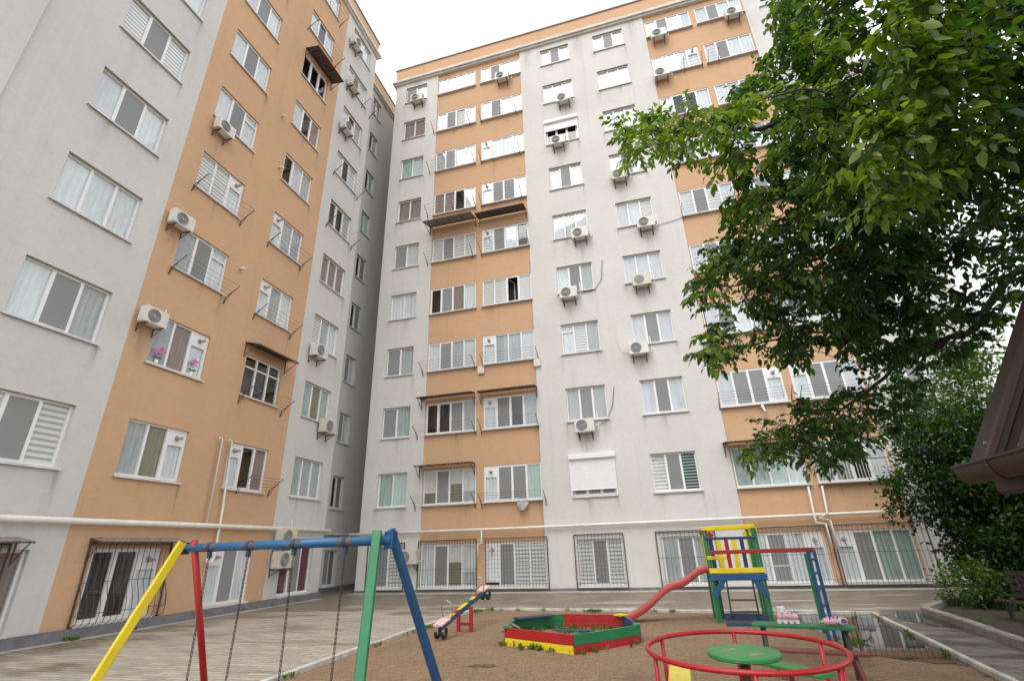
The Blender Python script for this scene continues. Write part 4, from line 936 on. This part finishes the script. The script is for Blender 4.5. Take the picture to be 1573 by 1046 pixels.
# dark slatted fence in the planting bed
t = thing('slatted_bench', 'dark brown slatted bench in the shade of the bushes', 'bench', (6.6, 12.0, 0))
for i in range(4): part(t, 'back_slat', MB().bar((6.5, 13.0, .42 + i*.13), (6.9, 9.6, .42 + i*.13), .03, .09), RB)
for i in range(3): part(t, 'seat_slat', MB().bar((6.37 - i*.11, 12.95, .34), (6.77 - i*.11, 9.55, .34), .09, .03), RB)
for f in (.08, .92): c = Vector((6.5, 13.0, 0)).lerp(Vector((6.9, 9.6, 0)), f); part(t, 'leg', MB().bar(c, c + Vector((0, 0, .85)), .07), RB); part(t, 'leg', MB().bar(c + Vector((-.33, 0, 0)), c + Vector((-.33, 0, .34)), .06), RB)
# orchids on the window sill
for u_, nm in ((9.62, 'left'), (10.75, 'right')):
    t = thing('potted_orchid', f'{nm} of two pink orchids behind second-floor glass, orange side wall', 'plant', (-12.885, u_, 6.58))
    MB().disc((0, 0, 0), .05, .12, 14).build('pot', PVC, t)
    mb = MB(); rd2 = random.Random(int(u_*10))
    for k in range(7): a = k*.9; mb.add([(0, -.01, .12), (.03*math.sin(a), .08*math.cos(a), .22), (.04*math.sin(a), .17*math.cos(a), .2), (.0, .01, .13)], [(0, 1, 2, 3)])
    mb.build('leaves', simple('orchid_green', (.04, .12, .03), .5), t); mb = MB()
    for k in range(12): c_ = Vector((rd2.uniform(-.02, .03), rd2.uniform(-.13, .13), rd2.uniform(.3, .52))); mb.disc(c_, .035, .012, 7, 'x')
    mb.build('flowers', simple('orchid_pink', (.62, .16, .42), .6), t)
# ------------------------------------------------------------------ vegetation
def leaf_mat(name, dk, md, lt, trans=.42, rough=.42):
    mt, t, b = new(name)
    at = t.nodes.new('ShaderNodeAttribute'); at.attribute_name = 'leafcol'
    cr = t.nodes.new('ShaderNodeValToRGB'); e = cr.color_ramp.elements; e[0].color = c4(dk); e[1].color = c4(lt); m_ = e.new(.55); m_.color = c4(md)
    sep = t.nodes.new('ShaderNodeSeparateColor'); t.links.new(at.outputs['Color'], sep.inputs[0]); t.links.new(sep.outputs[0], cr.inputs['Fac'])
    t.links.new(cr.outputs[0], b.inputs['Base Color']); b.inputs['Roughness'].default_value = rough
    tl = t.nodes.new('ShaderNodeBsdfTranslucent'); mm = t.nodes.new('ShaderNodeMix'); mm.data_type = 'RGBA'; mm.blend_type = 'MULTIPLY'; mm.inputs[0].default_value = 1
    t.links.new(cr.outputs[0], mm.inputs[6]); mm.inputs[7].default_value = (1.9, 2.0, .6, 1); t.links.new(mm.outputs[2], tl.inputs[0])
    ms = t.nodes.new('ShaderNodeMixShader'); ms.inputs[0].default_value = trans; t.links.new(b.outputs[0], ms.inputs[1]); t.links.new(tl.outputs[0], ms.inputs[2])
    t.links.new(ms.outputs[0], t.nodes['Material Output'].inputs[0]); return mt
BARK = simple('bark_dark', (.045, .035, .028), .9, var=.35, vs=14, bmp=.8, bs=40)
def leaves(name, P, D, L, W, colr, mat, parent, curl=.25, N=None):
    """P base points, D unit directions, L lengths, W widths, colr 0..1; each leaf is a folded six-sided blade"""
    n = len(P); N = N if N is not None else rng.normal(size=(n, 3)) + np.array([0, 0, 1.6])
    S = np.cross(D, N); S /= np.linalg.norm(S, axis=1)[:, None] + 1e-9; U = np.cross(S, D)
    L = L[:, None]; W = W[:, None]; droop = -np.array([0, 0, 1.0]) * L * curl
    a = P; m1 = P + D*L*.38 + U*L*.02; m2 = P + D*L*.74 + droop*.35; tp = P + D*L + droop*.8
    up = U * W * .16
    l1 = m1 + S*W*.5 + up; r1 = m1 - S*W*.5 + up; l2 = m2 + S*W*.36 + up*.7; r2 = m2 - S*W*.36 + up*.7
    V = np.stack([a, l1, l2, tp, r2, r1, m1, m2], 1).reshape(-1, 3)
    f = np.array([[0, 1, 6, -1], [0, 6, 5, -1], [1, 2, 7, 6], [6, 7, 4, 5], [2, 3, 7, -1], [7, 3, 4, -1]])
    loops = []; starts = []; tot = []; s_ = 0
    base = np.arange(n)[:, None] * 8
    tri = f[f[:, 3] < 0][:, :3]; qd = f[f[:, 3] >= 0]
    lt = (base[:, :, None] + tri[None]).reshape(-1, 3); lq = (base[:, :, None] + qd[None]).reshape(-1, 4)
    vi = np.concatenate([lt.ravel(), lq.ravel()]).astype(np.int32)
    ls = np.concatenate([np.arange(len(lt))*3, len(lt)*3 + np.arange(len(lq))*4]).astype(np.int32)
    me = bpy.data.meshes.new(name); me.vertices.add(len(V)); me.vertices.foreach_set('co', V.ravel().astype(np.float32))
    me.loops.add(len(vi)); me.loops.foreach_set('vertex_index', vi); me.polygons.add(len(ls)); me.polygons.foreach_set('loop_start', ls)
    at = me.attributes.new('leafcol', 'FLOAT_COLOR', 'POINT'); cc = np.repeat(np.clip(colr, 0, 1), 8); at.data.foreach_set('color', np.stack([cc, cc, cc, np.ones_like(cc)], 1).ravel().astype(np.float32))
    me.materials.append(mat); me.update(calc_edges=True); me.validate()
    o = put(name, me, parent); o.matrix_parent_inverse = Matrix.Translation(-Vector(parent.location)) if parent else Matrix.Identity(4); return o
def unit(v): return v / (np.linalg.norm(v, axis=-1, keepdims=True) + 1e-9)
def branch_obj(parent, segs, name='branch'):
    mb = MB()
    for pts, r0, r1 in segs:
        n = len(pts); mb.tube(pts, [r0 + (r1-r0)*i/(n-1) for i in range(n)], 7 if r0 > .02 else 5)
    o = mb.build(name, BARK, parent, smooth=True); o.matrix_parent_inverse = Matrix.Translation(-Vector(parent.location)); return o
# big walnut-like tree: trunk out of frame on the right, crown reaching over the yard
WL = leaf_mat('broad_leaf', (.010, .033, .009), (.031, .088, .021), (.17, .25, .032))
OUT = [(1235,-60),(1192,0),(1178,85),(1140,115),(1085,150),(1035,165),(985,178),(940,190),(940,228),(965,262),(1000,262),(1040,245),(1100,262),(1150,280),(1118,320),(1098,352),(1082,395),(1060,440),(1060,462),(1090,482),(1078,520),(1062,545),(1085,560),(1150,545),(1215,555),(1290,530),(1300,560),(1225,615),(1165,655),(1128,705),(1180,722),(1250,722),(1330,700),(1390,660),(1440,600),(1500,560),(1573,470),(1680,440),(1680,-60)]
def ray(px, py): return (FW*749.8 + RT*(px-786.5) - UP*(py-523)).normalized()
TRK = Vector((7.4, 8.2, 0)); t = thing('tree', 'large broad-leaved tree whose leafy branches reach in from the right', 'tree', TRK)
EYE = Vector((0, 0, 1.6))
# main limbs through space
def wp(px, py, d): r_ = ray(px, py); return EYE + r_*(d / r_.dot(FW))
FORK = Vector((6.6, 7.6, 5.4))
limbs = [
 [FORK, wp(1573, 243, 6.0), wp(1470, 240, 5.8), wp(1380, 205, 5.7), wp(1300, 178, 5.7), wp(1262, 168, 5.7), wp(1180, 195, 5.8), wp(1110, 200, 5.9), wp(1010, 215, 6.1)],
 [wp(1360, 203, 5.7), wp(1352, 100, 5.4), wp(1330, 55, 5.3), wp(1295, 0, 5.2), wp(1280, -50, 5.0)],
 [wp(1470, 240, 5.8), wp(1460, 262, 5.8), wp(1400, 295, 5.9), wp(1330, 330, 6.0), wp(1290, 375, 6.2), wp(1200, 420, 6.5), wp(1110, 440, 6.8)],
 [FORK, wp(1560, 420, 7.0), wp(1500, 500, 6.9), wp(1440, 525, 6.9), wp(1370, 570, 7.1), wp(1310, 620, 7.3), wp(1220, 670, 7.5)],
 [FORK, wp(1600, 60, 5.0), wp(1520, 40, 4.4), wp(1430, 60, 4.1), wp(1390, 20, 4.0)],
 [FORK, wp(1640, 330, 6.4), wp(1530, 340, 7.5), wp(1420, 380, 7.8), wp(1300, 430, 7.8)],
 [wp(1440, 525, 6.9), wp(1400, 470, 7.4), wp(1330, 500, 7.6), wp(1200, 520, 7.6), wp(1100, 540, 7.6)]]
def smooth_path(pts, k=5):
    out = []
    n = len(pts)
    for i in range(n-1):
        p0 = pts[max(i-1, 0)]; p1 = pts[i]; p2 = pts[i+1]; p3 = pts[min(i+2, n-1)]
        for j in range(k):
            u = j/k; out.append(.5*((2*p1) + (p2-p0)*u + (2*p0-5*p1+4*p2-p3)*u*u + (3*p1-p0-3*p2+p3)*u**3) + Vector(rng.normal(size=3)*.02))
    out.append(pts[-1]); return out
segs = []; nodes = []; 
for i, L_ in enumerate(limbs):
    P_ = smooth_path(L_); r0 = [.085, .04, .045, .065, .06, .06, .03][i]; segs.append((P_, r0, .010)); nodes += [tuple(p_) for p_ in P_]
NA = np.array(nodes)
# twigs: grow towards random spots of the crown volume from the nearest limb
tw = []; tries = 0
while len(tw) < 1500 and tries < 26000:
    tries += 1; px = rng.uniform(920, 1680); py = rng.uniform(-60, 740)
    if not inside(px, py, OUT): continue
    if rng.random() > (1.0 if (py > 270 and px < 1420) else .62 if px < 1300 else .42): continue
    f = (px - 930) / 640
    base_d = 6.1 - .6*f + (1.2 if py > 330 else 0) + (.4 if py > 550 else 0)
    if py < 300 and px > 1250: base_d -= .5
    dd = base_d + rng.normal()*.75 + (rng.uniform(-1.9, .9) if px > 1330 and py < 330 else 0)
    q_ = wp(px, py, max(3.2, dd))
    if mathutils.noise.noise(q_*1.25) + .6*mathutils.noise.noise(q_*2.9) < -.10: continue
    tw.append(q_)
for _ in range(620):      # the crown goes on above and to the right of the view
    px = rng.uniform(1150, 2300); py = rng.uniform(-650, -60) if rng.random() < .75 else rng.uniform(-60, 420)
    if py > -60 and px < 1640: px = rng.uniform(1640, 2200)
    tw.append(wp(px, py, max(2.6, 4.6 + rng.normal()*.8)))
T = np.array([tuple(x) for x in tw])
order = np.argsort([np.min(np.linalg.norm(NA - x, axis=1)) for x in T])
LP, LD, LL, LW, LC = [], [], [], [], []
for idx in order:
    x = T[idx]; dist = np.linalg.norm(NA - x, axis=1); j = int(np.argmin(dist)); a = NA[j]; dj = dist[j]
    if dj > 1.15 and x[2] < 8: continue
    n = max(3, int(dj / .12)); pts = []
    for i in range(n+1):
        u = i/n; p_ = a + (x-a)*u + np.array([0, 0, .10*dj*math.sin(math.pi*u)]) + (rng.normal(size=3)*.02 if 0 < i < n else 0); pts.append(Vector(p_))
    segs.append((pts, min(.013, .005 + .006*dj), .003)); 
    if dj > .25: NA = np.vstack([NA, [tuple(p_) for p_ in pts[1:]]])
    # compound leaves along the outer part of the twig
    tipness = float(np.clip((1330 - 0) / 1330, 0, 1))
    m_ = 4 if dj < .5 else 6
    for q in range(m_):
        u = 1 - .75*q/m_*min(1, .5/max(dj, .1)); o = np.array(pts[min(n, int(round(u*n)))])
        ax = unit(rng.normal(size=3)*np.array([1, 1, .45]) + unit(x-a)*.6 + np.array([0, 0, -.15])); rl = rng.uniform(.12, .24); fresh = rng.uniform(0, 1)
        k_ = int(rng.integers(3, 6)) 
        side = unit(np.cross(ax, [0, 0, 1.0]) + 1e-6)
        for s_ in range(k_):
            for sg in ((-1, 1) if s_ < k_-1 else (0,)):
                b = o + ax*rl*(s_+1)/k_ + np.array([0, 0, -.03*((s_+1)/k_)**2])
                d = unit(ax*.55 + side*sg*.95 + np.array([0, 0, -.35]) + rng.normal(size=3)*.22)
                LP.append(b); LD.append(d); ll = rng.uniform(.055, .105)*(1.15 if x[2] > 4.2 and x[0] > 2.5 else 1)*(1.15 if sg == 0 else 1); LL.append(ll); LW.append(ll*rng.uniform(.48, .64)); LC.append(.28 + .5*fresh*rng.uniform(.5, 1) + rng.normal()*.10)
        segs.append(([Vector(o), Vector(o + ax*rl*.5 + np.array([0, 0, .005])), Vector(o + ax*rl)], .0025, .0015))
LP = np.array(LP); LD = np.array(LD)
# crown light painted into leaf tone: darker near the fork, paler at left tips
dx = np.array([np.min(np.linalg.norm(np.array([tuple(FORK)]) - p_)) for p_ in LP]); LC = np.array(LC) + np.clip((dx - 4.2)/2.4, 0, 1)*.55 - .16
print('leaves', len(LP))
leaves('foliage', LP, LD, np.array(LL), np.array(LW), LC, WL, t)
branch_obj(t, [([Vector((7.4, 8.2, -.2)), Vector((7.3, 8.1, 1.5)), Vector((7.0, 7.9, 3.4)), FORK, Vector((6.4, 7.4, 6.2))], .22, .10)], 'trunk')
branch_obj(t, segs, 'branches')
# shrubs and small trees in the bed and beside the building
SM = leaf_mat('small_leaf', (.006, .022, .005), (.022, .062, .012), (.09, .16, .026))
SM2 = leaf_mat('small_leaf_pale', (.03, .07, .02), (.075, .13, .03), (.16, .24, .06))
def shrub(name, label, cat, loc, balls, n, ll, mat, stems=5, dense=.55, group=None):
    t = thing(name, label, cat, loc, 0, group); loc = np.array(loc); P, D, L, W, Cc = [], [], [], [], []; segs = []
    for (cx_, cy_, cz, rx, ry, rz_) in balls:
        c = loc + np.array([cx_, cy_, cz]); m_ = int(n * rx*ry*rz_ / sum(b[3]*b[4]*b[5] for b in balls)) // 9
        for _ in range(m_):
            v = unit(rng.normal(size=3)); r_ = rng.uniform(dense, 1.05)**.6 * (1 + .18*math.sin(v[0]*7 + cx_) * math.cos(v[2]*6)); o = c + v*np.array([rx, ry, rz_])*r_
            if o[2] < .05: continue
            tone = rng.normal()*.16; ax = unit(v + rng.normal(size=3)*.6 + np.array([0, 0, .2]))
            for k in range(9):
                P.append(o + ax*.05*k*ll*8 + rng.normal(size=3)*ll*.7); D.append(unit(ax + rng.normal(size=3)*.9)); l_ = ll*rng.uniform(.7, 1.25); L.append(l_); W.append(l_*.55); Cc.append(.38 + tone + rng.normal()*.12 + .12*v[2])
            if rng.random() < .25: segs.append(([Vector(c + (o-c)*.25), Vector(c + (o-c)*.6 + rng.normal(size=3)*.05), Vector(o)], .009, .003))
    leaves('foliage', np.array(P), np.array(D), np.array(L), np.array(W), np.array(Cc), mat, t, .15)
    for k in range(stems):
        b = balls[k % len(balls)]; top = Vector(loc + np.array(b[:3])); bt = Vector(loc) + Vector((rng.uniform(-.25, .25), rng.uniform(-.25, .25), -.1)); md = bt.lerp(top, .5) + Vector(rng.normal(size=3)*.15)
        segs.append((smooth_path([bt, md, top], 4), .05, .015))
    branch_obj(t, segs, 'stems'); return t
shrub('bush', 'tall dark bush at right beyond the path, nearest the building', 'bush', (8.4, 16.0, 0),
      [(0, 0, 1.3, 1.25, 1.0, 1.3), (.2, 0, 2.7, 1.4, 1.0, 1.1), (-1.35, .1, 2.55, .95, .7, .6), (-.3, .3, 3.7, 1.2, .9, .8), (1.5, 0, 3.4, 1.4, 1.1, 1.3)], 42000, .12, SM)
shrub('bush', 'broad dark bush at the right edge behind the slatted bench', 'bush', (8.9, 13.7, 0),
      [(0, 0, 1.3, 1.4, 1.1, 1.4), (-.35, .2, 2.5, 1.0, 1.0, .9), (1.0, -.5, 2.6, 1.3, 1.2, 1.4), (-.9, .8, .9, .7, .8, .9)], 40000, .11, SM)
shrub('young_tree', 'pale thin young tree in front of the wall, above the gutter corner', 'tree', (8.6, 16.8, 0),
      [(-.5, 0, 4.6, 1.0, .8, .7), (.5, 0, 5.3, 1.0, 1.0, .9), (-1.2, .4, 5.2, .7, .7, .6), (.9, 0, 6.3, .8, .8, .6)], 5000, .13, SM2, 4, .1)
shrub('low_shrub', 'low green shrub at the bend of the weathered kerb', 'bush', (6.75, 14.9, 0), [(0, 0, .4, .5, .45, .42), (.5, -.3, .3, .45, .4, .32)], 2600, .10, SM2, 3)
# grass tufts, weeds
GM = leaf_mat('grass_blade', (.03, .07, .012), (.075, .14, .02), (.17, .22, .045), .3)
def tufts(spots, name='grass', h=(.05, .13), parent=None):
    P, D, L, W, Cc = [], [], [], [], []
    for (x, y, z, r_, n) in spots:
        for _ in range(n):
            a = rng.uniform(0, 6.28); q = r_*math.sqrt(rng.random()); P.append([x+q*math.cos(a), y+q*math.sin(a), z]); D.append(unit(np.array([rng.normal()*.45, rng.normal()*.45, 1]))); l_ = rng.uniform(*h); L.append(l_); W.append(.009 + l_*.08); Cc.append(rng.uniform(.1, .95))
    return P, D, L, W, Cc
sp = []
def along(a, b, n, r_, m_, z=.012):
    for i in range(n):
        if rng.random() < .75: u = rng.random(); sp.append((a[0]+(b[0]-a[0])*u + rng.normal()*.04, a[1]+(b[1]-a[1])*u + rng.normal()*.04, z, r_*rng.uniform(.5, 1.5), int(m_*rng.uniform(.4, 1.4))))
along((-2.9, 9.42), (-1.55, 8.76), 20, .05, 18); along((-1.52, 8.76), (-.5, 9.85), 16, .05, 14); along((-5.1, 14.3), (.4, 13.85), 26, .06, 14); along((.4, 13.85), (4.1, 13.5), 10, .05, 8)
along((-5.2, 4), (-5.1, 14.3), 16, .05, 10); along((4.1, 13.5), (3.6, 9), 8, .06, 12); along((-12.68, 5), (-12.68, 17), 14, .05, 9, .01)
sp += [(-1.9, 13.95, .01, .22, 160), (-12.6, 9.2, .01, .15, 120), (-12.6, 10.6, .01, .08, 50), (2.75, 10.2, .012, .16, 80), (-4.95, 13.9, .012, .2, 90), (-5.1, 11.2, .012, .12, 60), (5.5, 12.4, .02, .15, 60)]
# inside the sandbox
for _ in range(95):
    x = rng.uniform(-2.85, -.7); y = rng.uniform(9.1, 11.2)
    if inside(x, y, HB) and not (x > -1.75 and y > 9.5 and y < 10.6 and rng.random() < .7): sp.append((x, y, .05, .09, 34))
a_ = tufts(sp); g_ = leaves('grass', np.array(a_[0]), np.array(a_[1]), np.array(a_[2]), np.array(a_[3]), np.array(a_[4]), GM, None, .25)
tag(g_, 'green grass tufts along kerbs, walls and in the sandbox', 'grass', kind='stuff')
# gravel grains on the soil
GR = simple('gravel_grain', (.30, .20, .13), .85, var=.5, vs=40)
mb = MB(); cnt = 0
while cnt < 9000:
    v = rng.random(); x = rng.uniform(-5.2, 3.6); y = 3.2 + 10.3*v**1.6
    if not inside(x, y, PG) or inside(x, y, HB) or (x > 2.4 and y > 8.6): continue
    s_ = rng.uniform(.004, .012); c = Vector((x, y, .012 + s_*.3)); q = [c + Vector((rng.normal()*.3*s_ + s_*math.cos(k*2.09), rng.normal()*.3*s_ + s_*math.sin(k*2.09), -s_*.5)) for k in range(3)] + [c + Vector((0, 0, s_*.7))]
    mb.add(q, [(0, 1, 3), (1, 2, 3), (2, 0, 3)]); cnt += 1
tag(mb.build('gravel', GR), 'coarse brown grit scattered on the playground', 'gravel', kind='stuff')

# fallen leaves and bits of bark on the soil and paving
P, D, L_, W_, C_ = [], [], [], [], []
for _ in range(420):
    x = rng.uniform(-6.5, 4.6); y = rng.uniform(4, 14.5)
    if inside(x, y, HB): continue
    P.append([x, y, .02]); a = rng.uniform(0, 6.28); D.append([math.cos(a), math.sin(a), .08]); l_ = rng.uniform(.02, .06); L_.append(l_); W_.append(l_*.5); C_.append(rng.random())
DL = leaf_mat('dry_leaf', (.05, .03, .015), (.14, .09, .035), (.22, .20, .06), .1, .7)
tag(leaves('fallen_leaves', np.array(P), unit(np.array(D)), np.array(L_), np.array(W_), np.array(C_), DL, None, .05, np.tile(np.array([0, 0, 1.0]), (len(P), 1))), 'small fallen leaves on the soil and paving', 'leaves', kind='stuff')
